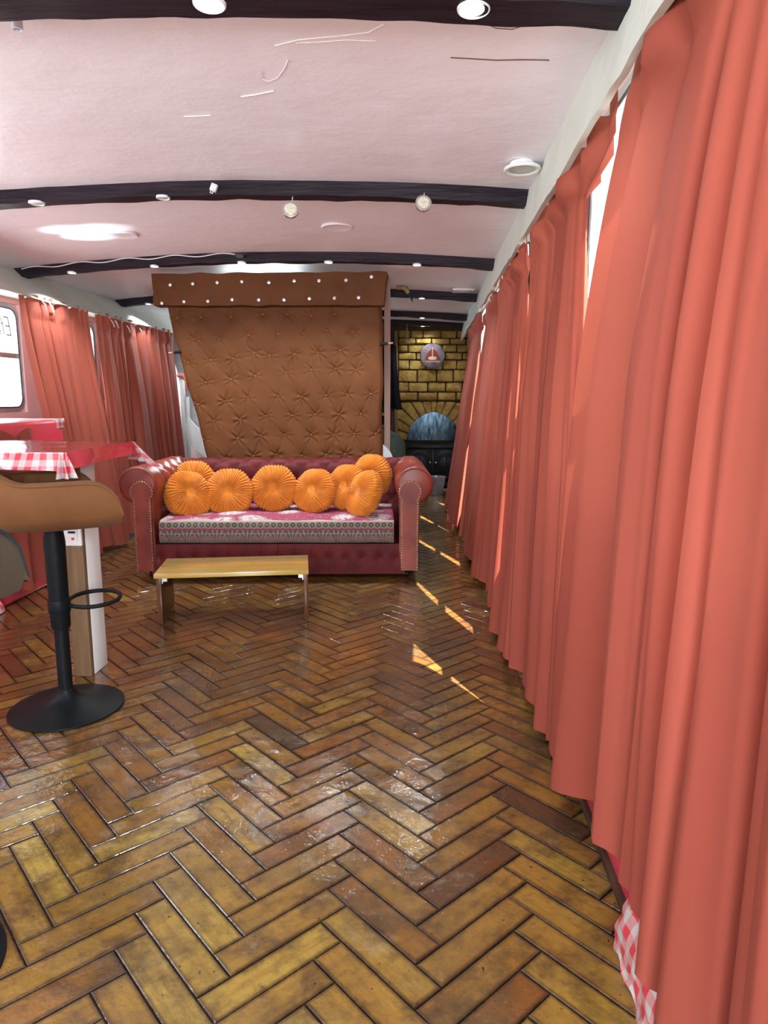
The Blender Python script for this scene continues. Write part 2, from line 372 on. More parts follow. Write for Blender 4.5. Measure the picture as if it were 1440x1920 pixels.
def struct(name, bm, m, **k):
    o = obj(name, bm, m, **k); o['kind'] = 'structure'; return o
def dup(root, loc, rot, label, group=None):
    r = root.copy(); COL.objects.link(r); r.location = loc
    r.rotation_euler = rot if isinstance(rot, (tuple, Vector)) or hasattr(rot, 'order') else (0, 0, rot)
    r['label'] = label
    if group: r['group'] = group
    for ch in list(root.children):
        c = ch.copy(); COL.objects.link(c); c.parent = r
        for q in ch.children:
            d = q.copy(); COL.objects.link(d); d.parent = c
    return r
B = bmesh.new

# ------------------------------------------------------------------ the setting
XL, XR = -2.78, 0.525; Y0, Y1 = -2.2, 8.95
def ceil_z(x): return 2.043 - 0.029 * (x + 1.02) ** 2

# floor: herringbone blocks, long axes at 45 degrees to the boat
def build_floor():
    bm = B(); col = bm.loops.layers.float_color.new('plank'); uvl = bm.loops.layers.uv.new('UVMap')
    Wd, n = 0.073, 4; O = Vector((0.195, 1.43)); U = Vector((1, -1)) / math.sqrt(2); V = Vector((1, 1)) / math.sqrt(2)
    rnd = random.Random(11)
    seen = set()
    R = 140
    for i in range(-R, R):
        for j in range(-R, R):
            k = (i + j) % (2 * n)
            if k == 0: o2, du, dv = (i, j), n, 1
            elif k == n: o2, du, dv = (i, j), 1, n
            else: continue
            c = O + U * ((o2[0] + du / 2) * Wd) + V * ((o2[1] + dv / 2) * Wd)
            if not (XL - .15 < c.x < XR + .1 and Y0 - .1 < c.y < Y1 + .1): continue
            gp = 0.0009 + rnd.random() * 0.0008; bv = 0.0022
            a0, a1 = o2[0] * Wd + gp, (o2[0] + du) * Wd - gp; b0, b1 = o2[1] * Wd + gp, (o2[1] + dv) * Wd - gp
            tu, tv = rnd.gauss(0, 0.0035), rnd.gauss(0, 0.0035); h0 = rnd.gauss(0, 0.0004)
            def pt(a, b, dz):
                q = O + U * a + V * b
                return bm.verts.new((q.x, q.y, dz + h0 + (a - (a0 + a1) / 2) * tu + (b - (b0 + b1) / 2) * tv))
            top = [pt(a0 + bv, b0 + bv, 0), pt(a1 - bv, b0 + bv, 0), pt(a1 - bv, b1 - bv, 0), pt(a0 + bv, b1 - bv, 0)]
            mid = [pt(a0, b0, -.0016), pt(a1, b0, -.0016), pt(a1, b1, -.0016), pt(a0, b1, -.0016)]
            low = [pt(a0, b0, -.008), pt(a1, b0, -.008), pt(a1, b1, -.008), pt(a0, b1, -.008)]
            # colour drift of the boards: yellower at the near end, redder in the middle
            drift = 0.76 if c.y < 1.5 else (0.76 - (c.y - 1.5) / 1.1 * 0.34 if c.y < 2.6 else (0.42 if c.y < 3.5 else 0.56))
            r = min(1, max(0.13, rnd.gauss(drift, 0.13)))
            if rnd.random() < 0.02: r = rnd.uniform(0.02, 0.11)
            r2, r3 = rnd.random(), rnd.random()
            fs = [bm.faces.new(top)]
            for p, q in ((top, mid), (mid, low)):
                for e in range(4): fs.append(bm.faces.new((p[e], q[e], q[(e + 1) % 4], p[(e + 1) % 4])))
            def uvof(v):
                w = Vector((v.co.x, v.co.y)) - O; a, b = w.dot(U) - o2[0] * Wd, w.dot(V) - o2[1] * Wd
                return (a, b) if du > 1 else (b, a)
            for f in fs:
                for l in f.loops: l[col] = (r, r2, r3, 1); l[uvl].uv = uvof(l.vert)
    me_bm = bm
    bmesh.ops.recalc_face_normals(me_bm, faces=me_bm.faces)
    z = -0.006
    f = bm.faces.new([bm.verts.new(p) for p in ((XL - .2, Y0, z), (XR + .2, Y0, z), (XR + .2, Y1 + .1, z), (XL - .2, Y1 + .1, z))]); f.material_index = 1
    me = bpy.data.meshes.new('floor'); bm.to_mesh(me); bm.free()
    me.materials.append(M['floor']); me.materials.append(M['grout'])
    o = bpy.data.objects.new('floor', me); COL.objects.link(o); o['kind'] = 'structure'
build_floor()

# ceiling: shallow arch
bm = B()
def cf(u, v):
    x = XL - 0.1 + u * (XR - XL + 0.11); y = Y0 - 2.0 + v * (Y1 - Y0 + 2.1)  # runs on aft of the doorway: unseen overhang added to block the sun
    return (x, y, ceil_z(x) + 0.004 * noise.noise(Vector((x * 1.7, y * 1.7, 0))))
bm_grid(bm, cf, 60, 180)
bm_grid(bm, lambda u, v: (cf(u, v)[0], cf(u, v)[1], cf(u, v)[2] + .05), 60, 180)
ceiling = struct('ceiling', bm, 'ceiling')

# beams
BEAMS = [0.18, 1.67, 3.17, 4.65, 6.15, 7.64, 8.50, -1.3]
for k, by in enumerate(BEAMS):
    bm = B(); xa, xb = (-2.74, 0.46); wd = 0.074 if by > 1.7 else 0.10; ht = 0.060
    def sec(u, v, by=by, k=k):
        x = xa + u * (xb - xa); a = v * 4 % 4
        j = lambda s: 0.006 * noise.noise(Vector((x * 9, s * 7.3, k * 3.1)))
        zc = ceil_z(x)
        pts = [(-wd / 2 + j(1), zc + .01), (-wd / 2 + j(2), zc - ht + j(3)), (wd / 2 + j(4), zc - ht + j(5)), (wd / 2 + j(6), zc + .01)]
        i = min(3, int(round(v * 3)))
        return (x, by + pts[i][0], pts[i][1])
    g_ = bm_grid(bm, sec, 90, 4)
    bm.faces.new(g_[0]); bm.faces.new(g_[-1][::-1])
    struct('trim_%d' % (k + 1), bm, 'beam', angle=30)

# fascia boards along both sides (with ragged lower edge)
def fascia(name, xt, zt_fn, xb, zb, th, s):
    bm = B()
    def fn(u, v):
        y = Y0 + u * (Y1 - Y0 - .45); j = 0.012 * noise.noise(Vector((y * 2.3, 3 * s, 0))) + 0.006 * noise.noise(Vector((y * 11, 5, 0)))
        sag = 0.0
        P = [(xt, zt_fn), (xb, zb + j), (xb + th * s, zb + j), (xt + th * s, zt_fn)]
        i = min(3, int(round(v * 3)))
        return (P[i][0] + 0.006 * noise.noise(Vector((y * 3, i, 1))), y, P[i][1])
    g_ = bm_grid(bm, fn, 260, 4); bm.faces.new(g_[0]); bm.faces.new(g_[-1][::-1])
    return struct(name, bm, 'cream', angle=30)
fascia('trim_20', 0.425, 2.0, 0.395, 1.785, 0.018, 1)
fascia('trim_21', -2.73, 1.96, -2.50, 1.745, 0.018, -1)
# end face of the right fascia is closed by its own mesh; short soffit behind the left fascia
bm = B(); bm_box(bm, XL - .02, -2.56, Y0, Y1 - .45, 1.765, 1.785); struct('trim_22', bm, 'cream', smooth=False)

def wall_with_windows(name, x0, x1, wins, zb, zt, ztop, m):
    """boxes around a row of window openings; one wall mesh"""
    bm = B(); bm_box(bm, x0, x1, Y0, Y1, 0, zb); bm_box(bm, x0, x1, Y0, Y1, zt, ztop)
    ys = [Y0] + [q for w in wins for q in w] + [Y1]
    for a, b in zip(ys[::2], ys[1::2]): bm_box(bm, x0, x1, a, b, zb, zt)
    bmesh.ops.remove_doubles(bm, verts=bm.verts, dist=0.0001)
    return struct(name, bm, m, smooth=False)
def rrect(y0, y1, z0, z1, r, n=6):
    P = []
    for cx, cz, a0 in ((y1 - r, z1 - r, 0), (y0 + r, z1 - r, 90), (y0 + r, z0 + r, 180), (y1 - r, z0 + r, 270)):
        for k in range(n + 1):
            a = math.radians(a0 + 90 * k / n); P.append((cx + r * math.cos(a), cz + r * math.sin(a)))
    return P
WN = [0]
def window(x, y0, y1, z0, z1, s, bar=True):
    WN[0] += 1
    root = bpy.data.objects.new('window_%d' % WN[0], None); COL.objects.link(root); root['kind'] = 'structure'; root.location = (x, (y0 + y1) / 2, z0)
    yc = (y0 + y1) / 2; h = (y1 - y0) / 2
    bm = B(); out = rrect(-h, h, 0, z1 - z0, 0.10); inn = rrect(-h + .035, h - .035, .035, z1 - z0 - .035, 0.07)
    # corner filler so the rounded frame meets the square opening
    sq = []
    for (a, b) in out:
        sq.append((max(-h, min(h, a * 1.6)), max(0, min(z1 - z0, (b - (z1 - z0) / 2) * 1.8 + (z1 - z0) / 2))))
    n = len(out)
    for xo, P, Q in ((0.0, sq, out),):
        for sgn in (-0.01, 0.01):
            a = [bm.verts.new((sgn, p[0], p[1])) for p in P]; b = [bm.verts.new((sgn, p[0], p[1])) for p in Q]
            for i in range(n):
                try: bm.faces.new((a[i], a[(i + 1) % n], b[(i + 1) % n], b[i]))
                except ValueError: pass
    bmesh.ops.remove_doubles(bm, verts=bm.verts, dist=0.0005)
    o = obj('window_surround', bm, 'pinkwall', root, smooth=False)
    bm = B()
    a = [[bm.verts.new((sx, p[0], p[1])) for p in P] for P, sx in ((out, -.02), (out, .02), (inn, .02), (inn, -.02))]
    for q in range(4):
        A, C = a[q], a[(q + 1) % 4]
        for i in range(n): bm.faces.new((A[i], A[(i + 1) % n], C[(i + 1) % n], C[i]))
    if bar: bm_box(bm, -.015, .015, -h + .03, h - .03, (z1 - z0) * .50, (z1 - z0) * .50 + .035, .004)
    obj('window_frame', bm, 'alu', root)
    bm = B(); bm_tube(bm, [(s * 0.022, p[0], p[1]) for p in inn], 0.0045, 6, True); obj('window_seal', bm, 'rubber', root)
    bm = B(); bm_box(bm, -.003, .003, -h + .03, h - .03, .03, z1 - z0 - .03); obj('window_pane', bm, 'glass', root, smooth=False)
    return root
LW = [(-1.9, -0.95), (-0.75, 0.2), (0.4, 1.35), (1.5, 2.45), (2.6, 3.45), (3.72, 4.70), (4.87, 5.8), (5.95, 6.9)]
RW = [(-1.9, -0.95), (-0.8, 0.15), (0.3, 1.25), (1.4, 2.35), (2.5, 3.45), (3.6, 4.55), (4.7, 5.65), (5.8, 6.75)]
wall_with_windows('wall_left', XL - .06, XL + .02, LW, 1.02, 1.735, 1.95, 'pinkwall')
wall_with_windows('wall_right', XR - .02, XR + .02, RW, 0.80, 1.925, 1.955, 'pinkwall')
wl = [window(XL - .01, a, b, 1.02, 1.735, 1) for a, b in LW]
wr = [window(XR, a, b, 0.80, 1.925, -1) for a, b in RW]
# script lettering on the visible left window, read backwards from inside
cu = bpy.data.curves.new('window_lettering', 'FONT'); cu.body = 'Eff'; cu.size = 0.19; cu.extrude = 0.001; cu.offset = -0.005; cu.shear = 0.25
cu.materials.append(M['ink'])
to = bpy.data.objects.new('window_lettering', cu); COL.objects.link(to); to.parent = wl[5]
to.rotation_euler = (PI / 2, 0, PI / 2); to.scale = (-0.8, 1, 1); to.location = (0.016, 0.41, 0.50)

bm = B()
for sx in (1, -1):
    xa = XR + .05 if sx > 0 else XL - .08
    bm_grid(bm, lambda u, v: (xa + sx * u * 30, -12 + v * 34, -.35), 2, 2)
struct('ground', bm, 'bank', smooth=False)
# wall behind the camera with a wide glazed doorway
bm = B(); bm_box(bm, XL - .06, -2.45, Y0 - .05, Y0, 0, 2.05); bm_box(bm, 0.25, XR + .02, Y0 - .05, Y0, 0, 2.05)
bm_box(bm, -2.45, 0.25, Y0 - .05, Y0, 0, .35); bm_box(bm, -2.45, 0.25, Y0 - .05, Y0, 1.9, 2.05)
struct('wall_near', bm, 'pinkwall', smooth=False)

# far wall: dark boarding on the left, painted stone around the stove on the right
bm = B(); bm_box(bm, XL - .06, XR + .02, Y1, Y1 + .05, 0, 2.05); struct('wall_far', bm, 'darkwall', smooth=False)
bm = B(); bm_box(bm, -.40, XR, 8.93, Y1, 0, 2.05, 0)
rowsy = [(-1, 85), (85, 160), (160, 245), (245, 330), (330, 440), (440, 580), (580, 690), (690, 785)]
joints = [[-20, 40, 180, 320, 520, 700, 900], [-20, 40, 235, 415, 620, 800, 960], [-20, 40, 150, 340, 540, 700, 900], [-20, 40, 240, 420, 560, 760, 920],
          [-20, 40, 165, 350, 540, 700, 900], [-20, 40, 255, 470, 660, 860, 1000], [-20, 40, 155, 370, 575, 760, 960], [-20, 40, 260, 480, 690, 860, 1000]]
rs = random.Random(3)
stone = B()
def PXc(cx, cy): return at(740 + cx / 6, 620 + cy / 6, Y=8.9)
for (ya, yb), js in zip(rowsy, joints):
    for xa, xb_ in zip(js[1:], js[2:]):
        p, q = PXc(xa, yb), PXc(xb_, ya)
        x0_, x1_ = max(-.385, p.x + .006), min(XR - .005, q.x - .006)
        if x1_ - x0_ < .03: continue
        d = 8.875 - rs.random() * .015
        vs = bm_box(stone, x0_, x1_, d, 8.94, p.z + .006, q.z - .006, .014, 2)
        for v in vs: v.co += Vector((rs.gauss(0, .002), rs.gauss(0, .003), rs.gauss(0, .003)))
# voussoirs
ac = PXc(435, 1230); arch = []
apx = PXc(435, 925)
def arch_in(a):  # a: angle from vertical
    w, h = 0.325, apx.z - ac.z
    t = abs(a) / (PI / 2)
    return Vector((math.copysign(abs(math.sin(a)) ** 1.25, a) * w, math.cos(a) ** .92 * h if abs(a) < PI / 2 else 0))
na = 13; ztop = PXc(0, 785).z
for k in range(na):
    a0 = -PI / 2 * 1.02 + PI * 1.02 * k / na + .012; a1 = -PI / 2 * 1.02 + PI * 1.02 * (k + 1) / na - .012
    P = []
    i0, i1 = arch_in(a0), arch_in(a1)
    def outp(i, a):
        d = Vector((math.sin(a * .92), math.cos(a * .92))); t = 0.30 + .04 * rs.random()
        q = Vector((ac.x, ac.z)) + i + d * t
        z_ = min(q.y, ztop - .01 - .02 * abs(a)); t2 = (z_ - ac.z - i.y) / d.y if d.y > .25 else t
        t = min(t, max(.05, t2)); q = Vector((ac.x, ac.z)) + i + d * t
        if q.x < -.385 and d.x < 0: t = (-.385 - ac.x - i.x) / d.x; q = Vector((ac.x, ac.z)) + i + d * t
        if q.x > XR - .01: t = (XR - .01 - ac.x - i.x) / d.x; q = Vector((ac.x, ac.z)) + i + d * t
        return (q.x, q.y)
    P = [(ac.x + i0.x, ac.z + i0.y), (ac.x + i1.x, ac.z + i1.y), outp(i1, a1), outp(i0, a0)]
    b2 = B(); bm_prism(b2, P, .075 + rs.random() * .01, 'y', 8.865)
    bmesh.ops.bevel(b2, geom=b2.edges[:], offset=.011, segments=2, affect='EDGES')
    tmp = bpy.data.meshes.new('tmp'); b2.to_mesh(tmp); b2.free(); stone.from_mesh(tmp); bpy.data.meshes.remove(tmp)
# jamb stones below the arch
for k in range(4):
    for sx in (-1, 1):
        xa, xb_ = (-.385, ac.x - .33) if sx < 0 else (ac.x + .33, XR - .01)
        if xb_ - xa > .02: bm_box(stone, xa, xb_, 8.87, 8.94, .02 + k * .13, .02 + k * .13 + .12, .01)
st = struct('wall_far_stonework', stone, 'stone', angle=50); st.name = 'trim_30'
struct('trim_31', bm, 'mortar', smooth=False)
bm = B(); bm_box(bm, -.405, -.365, 8.80, 8.93, 0, 1.93, .004); struct('trim_32', bm, 'brownwood')

# ------------------------------------------------------------------ curtains
def hemx(y):
    T = [(-3, .42), (1.0, .42), (1.3, .415), (1.7, .415), (1.95, .42), (2.35, .425), (2.6, .42), (2.75, .345), (3.0, .35), (3.4, .39), (3.8, .37), (4.1, .33), (4.6, .33), (5.2, .325), (6.0, .27), (7.0, .235), (9, .23)]
    for (a, p), (b, q) in zip(T, T[1:]):
        if a <= y <= b: return p + (q - p) * (y - a) / (b - a)
    return .42
def curtain(label, side, yt, yb, xt, xb, zt, zb, nf, seed, amp=0.045, group=None, hem=0.0, push=None, flap=0.0):
    rnd = random.Random(seed)
    w = [rnd.choice((.45, .75, 1.2, 2.1)) * rnd.uniform(.85, 1.15) for _ in range(nf)]; cum = [0]
    for q in w: cum.append(cum[-1] + q)
    cum = [q / cum[-1] for q in cum]
    am = [rnd.uniform(.55, 1.35) for _ in range(nf + 1)]
    dr = [rnd.uniform(-.5, .5) for _ in range(nf + 1)]; mixs = [rnd.uniform(0, 1) for _ in range(nf + 1)]
    inw = -1 if side > 0 else 1
    L = yt[1] - yt[0]
    def f(u, v):
        # u along, v from top to bottom
        k = max(i for i in range(nf) if cum[i] <= u + 1e-9); loc = (u - cum[k]) / (cum[k + 1] - cum[k]); loc = min(1, loc)
        a_ = am[k] * (1 - loc) + am[k + 1] * loc
        ph = 2 * PI * loc
        t = v
        if t < .035: A = .50 + .2 * math.sin(k * 7.1)
        elif t < .068: A = (1.05 if side > 0 else .55) + .3 * math.sin(k * 7.1)
        elif t < .088: q = (t - .068) / .02; A = (1.05 if side > 0 else .55) * (1 - q) + .22 * q
        else: q = (t - .088) / .912; A = .22 + .78 * min(1, q * 2.6) ** .7 + .35 * q; hd = 0
        wave = math.cos(ph); cusp = 2 * abs(math.cos(ph / 2)) ** .8 - 1; kk = mixs[k] * (1 - loc) + mixs[k + 1] * loc; wave = wave * (1 - kk) + cusp * kk
        x = amp * A * a_ * wave * (.25 + .75 * min(1, u * 10, (1 - u) * 10))
        # secondary fold and slow drift
        x += amp * .28 * min(1, max(0, t - .05) * 3) * math.sin(2 * ph + seed + k * 1.7 + t * 2.2)
        x += .018 * t * math.sin(u * 9 + seed + t * 1.5)
        e = t * t * (3 - 2 * t) * .6 + t * .4
        e = 1 - math.exp(-t * 3.6) if side > 0 else e
        y = (yt[0] + u * L) * (1 - e) + (yb[0] + u * (yb[1] - yb[0])) * e
        wd = (yt[1] - yt[0]) * (cum[k + 1] - cum[k])
        y += wd * .24 * math.sin(ph) * (.35 + .65 * min(1, t * 3)) * (1 if nf > 3 else .6) + .035 * dr[k] * t * math.sin(PI * t)
        xbb = (hemx(y) if side > 0 else xb)
        xx = xt + (xbb - xt) * (t ** 1.3)
        if flap and t < .09 and u < .2: y -= flap * (1 - u / .2) * min(1, (.09 - t) / .02)
        if push: xx += inw * push(y, t)
        zbb = zb + (.17 * math.exp(-((y - 1.30) / .33) ** 2) if side > 0 else 0)
        z = zt - (zt - zbb) * t
        if t < .02: z += .010 * math.cos(ph * 1.0) - .006
        z += t * (.012 * math.sin(u * 14 + seed) + hem * (u - .5)) - .012 * (1 - t) * (1 - wave) * .5
        return (xx + inw * x, y, z)
    bm = B(); bm_grid(bm, f, nf * 24 + 1, 90)
    # hem: doubled strip at the foot
    o = obj('curtain', bm, 'curtain', angle=180)
    tag(o, label, 'curtain', group)
    return o
GR = 'salmon curtains along the right wall'; GL = 'salmon curtains along the left wall'
curtain('salmon curtain nearest on the right, cut by the right edge of the photo', 1, (-0.35, 0.80), (-0.35, 0.84), .445, .42, 1.86, .05, 6, 1, .042, GR)
curtain('large salmon curtain before the daylight gap, hem lifted off the red skirting cloth', 1, (0.77, 1.64), (0.74, 2.10), .445, .40, 1.86, .06, 6, 5, .040, GR)
curtain('salmon curtain on the far side of the bright gap, hem beside the small plastic fold', 1, (2.13, 3.24), (1.99, 2.95), .445, .335, 1.85, .055, 7, 3, .036, GR, flap=.33)
curtain('salmon curtain fourth back along the right wall, beside the sunlit floor near the sofa', 1, (3.26, 4.45), (3.02, 4.30), .44, .33, 1.82, .05, 8, 4, .036, GR)
curtain('salmon curtain with small dark burn marks, fifth back on the right', 1, (4.47, 5.52), (4.40, 5.42), .45, .30, 1.80, .05, 7, 9, .036, GR)
curtain('farthest salmon curtain on the right, next to the grey pail and stove', 1, (5.72, 7.35), (5.62, 7.10), .43, .25, 1.80, .06, 8, 6, .040, GR)
curtain('left salmon curtain nearest the window, hanging behind the gingham table', -1, (4.30, 5.20), (4.36, 5.16), -2.53, -2.33, 1.765, .04, 7, 12, .038, GL)
curtain('left salmon curtain beside the sofa arm and brown tufted panel', -1, (5.30, 6.95), (5.18, 6.75), -2.53, -2.36, 1.765, .04, 11, 14, .040, GL)

# hooks
hl = ['first', 'second', 'third', 'fourth', 'fifth', 'sixth']
for k, (px, py) in enumerate([(78, 568), (92, 573), (208, 604), (216, 606), (238, 615), (262, 620)]):
    p = at(px, py, X=-2.5)
    bm = B(); bm_tube(bm, [p + Vector((0, 0, .02)), p + Vector((.012, .01, -.005)), p + Vector((.014, .03, -.035))], .004, 6)
    tag(obj('curtain_hook', bm, 'whitepaint'), 'small white curtain hook on the left, %s from the window' % hl[k], 'hook', 'white curtain hooks on the left')

# ------------------------------------------------------------------ covered ledges
# right low ledge
t = thing('covered_ledge', 'low ledge wrapped in red oilcloth under the right curtains', 'ledge', (0.450, 0, 0))
bm = B(); bm_box(bm, .0, .04, -.5, 7.0, 0.02, .40, .008); obj('oilcloth', bm, 'oilcloth', t)
bm = B(); bm_box(bm, -.012, .012, -.5, 7.0, 0, .028, .002); o = obj('skirting_strip', bm, 'shelf', t)
def wrap(center, w, h, seed, label, m='ginghamy', ang=0):
    rnd = random.Random(seed); bm = B()
    def f(u, v):
        y = (u - .5) * w; z = v * h
        n_ = noise.noise(Vector((u * 5 + seed, v * 4, 0)))
        return (-.02 - .022 * math.sin(v * PI) * (1 + n_) + .014 * n_ - .03 * (1 - v) ** 3, y + .01 * n_, z + .006 * math.sin(u * 20 + seed))
    bm_grid(bm, f, 40, 18); o = obj('plastic_flap', bm, m, None, loc=center); tag(o, label, 'plastic sheet'); return o
wrap((0.445, 1.16, 0.004), .26, .13, 3, 'clear and gingham plastic corner poking out under the nearest curtain hems')
wrap((0.42, 2.55, 0.004), .26, .07, 8, 'small clear plastic fold curling out below the right curtain, near the sunlit patch', 'plastic')

# left covered counter behind the bar table
t = thing('covered_counter', 'wall counter wrapped in red oilcloth under the left window', 'counter', (-2.48, 3.75, 0))
bm = B(); bm_box(bm, -.27, .22, -.95, .48, .0, .985, .02, 3); obj('oilcloth', bm, 'oilcloth', t)
bm = B()
def gf(u, v):
    y = -.97 + u * .62; return (.232 + .02 * noise.noise(Vector((u * 6, v * 3, 2))) + .035 * (1 - v), y, .006 + v * .10 * (.6 + .6 * u))
bm_grid(bm, gf, 30, 8); obj('gingham_border', bm, 'ginghamy', t)
bm = B(); bm_box(bm, -.27, .225, .40, .486, .93, .991, .006); obj('gingham_corner', bm, 'ginghamy', t)
# loose orange cloth hanging over the counter front
bm = B()
def lf(u, v): 
    y = 3.48 + u * .34 - .02 * v; return (-2.232 + .02 * math.cos(u * 14) * (.4 + v) + .03 * v, y, .93 - .86 * v + .02 * math.sin(u * 9))
bm_grid(bm, lf, 40, 30); tag(obj('hanging_cloth', bm, 'curtain'), 'narrow salmon cloth hanging down the front of the red counter', 'cloth')

# ------------------------------------------------------------------ bar table
t = thing('bar_table', 'tall bar table with a white and brown leg behind the tan stool', 'table', (-1.72, 2.66, 0))
bm = B(); bm_box(bm, -.46, .43, -.29, .29, .895, .925, .004); obj('tabletop', bm, 'whitepaint', t)
bm = B(); bm_box(bm, .315, .375, -.04, .075, 0, .895, .004); lg = obj('leg', bm, 'whitepaint', t)
bm = B(); bm_box(bm, .300, .374, -.066, -.040, 0, .895, .003); obj('leg_facing', bm, 'brownwood', t)['label'] = 'brown front face of the leg'
bm = B(); bm_box(bm, .306, .378, -.080, -.067, .545, .640, .004); sk = obj('socket_plate', bm, 'socket', t)
bm = B(); bm_box(bm, .320, .364, -.083, -.079, .562, .625, .002)
obj('socket_insert', bm, 'socket', sk)
bm = B(); bm_box(bm, .328, .356, -.086, -.082, .596, .605, .001); obj('socket_slot', bm, 'black', sk)
bm = B(); bm_box(bm, .340, .351, -.086, -.082, .570, .579, .001); obj('socket_mark', bm, 'red', sk)
# tablecloth: top + drapes
tc_ = thing('tablecloth', 'shiny red oilcloth with gingham edge draped over the tall table', 'tablecloth', (-1.72, 2.66, .926))
bm = B()
def top(u, v):
    x, y = -.48 + u * .935, -.31 + v * .62
    return (x, y, .004 + .0016 * math.sin(x * 15) * math.sin(y * 18) + .002 * noise.noise(Vector((x * 5, y * 5, 0))))
bm_grid(bm, top, 60, 40)
def side(u, v):
    y = -.31 + u * .62; return (.455 + .012 * v * math.sin(u * 9), y, .004 - v * (.062 - .012 * u))
bm_grid(bm, side, 40, 6); bmesh.ops.remove_doubles(bm, verts=bm.verts, dist=.004)
obj('cloth', bm, 'oilcloth', tc_, angle=50)
bm = B()
def fr(u, v):
    x = -.48 + u * .935; s = math.sin(x * 22) * .5 + .5
    return (x, -.312 - .02 * v * (1 + math.sin(x * 25)), .004 - v * (.072 + .014 * math.sin(x * 9 + 2)))
bm_grid(bm, fr, 80, 8); o = obj('gingham_edge', bm, 'gingham', tc_, angle=60)
bm = B()   # gathered gingham at near-right corner and far-right corner
def cn(u, v):
    a = u * PI / 2 - PI / 2; r_ = .02 + .03 * v * (1 + .6 * math.sin(u * 18)); return (.448 + r_ * math.cos(a), -.305 + r_ * math.sin(a), .004 - v * .088)
bm_grid(bm, cn, 24, 8); obj('gathered_corner', bm, 'gingham', tc_)
bm = B()
def cn2(u, v):
    a = u * PI * .75 - .25; r_ = .012 + .075 * v * (1 + .35 * math.sin(u * 16)); return (.45 + r_ * math.cos(a), .27 + r_ * math.sin(a) * .7, .004 - v * .105 * (1 - .25 * u))
bm_grid(bm, cn2, 28, 10); obj('gathered_corner', bm, 'ginghamy', tc_)
bm = B()
bm_grid(bm, lambda u, v: (-.48 + u * .94, -.315 + v * .63, .0085 + .004 * noise.noise(Vector((u * 7, v * 5, 4))) ** 2), 50, 30)
obj('clear_cover', bm, 'plastic', tc_)

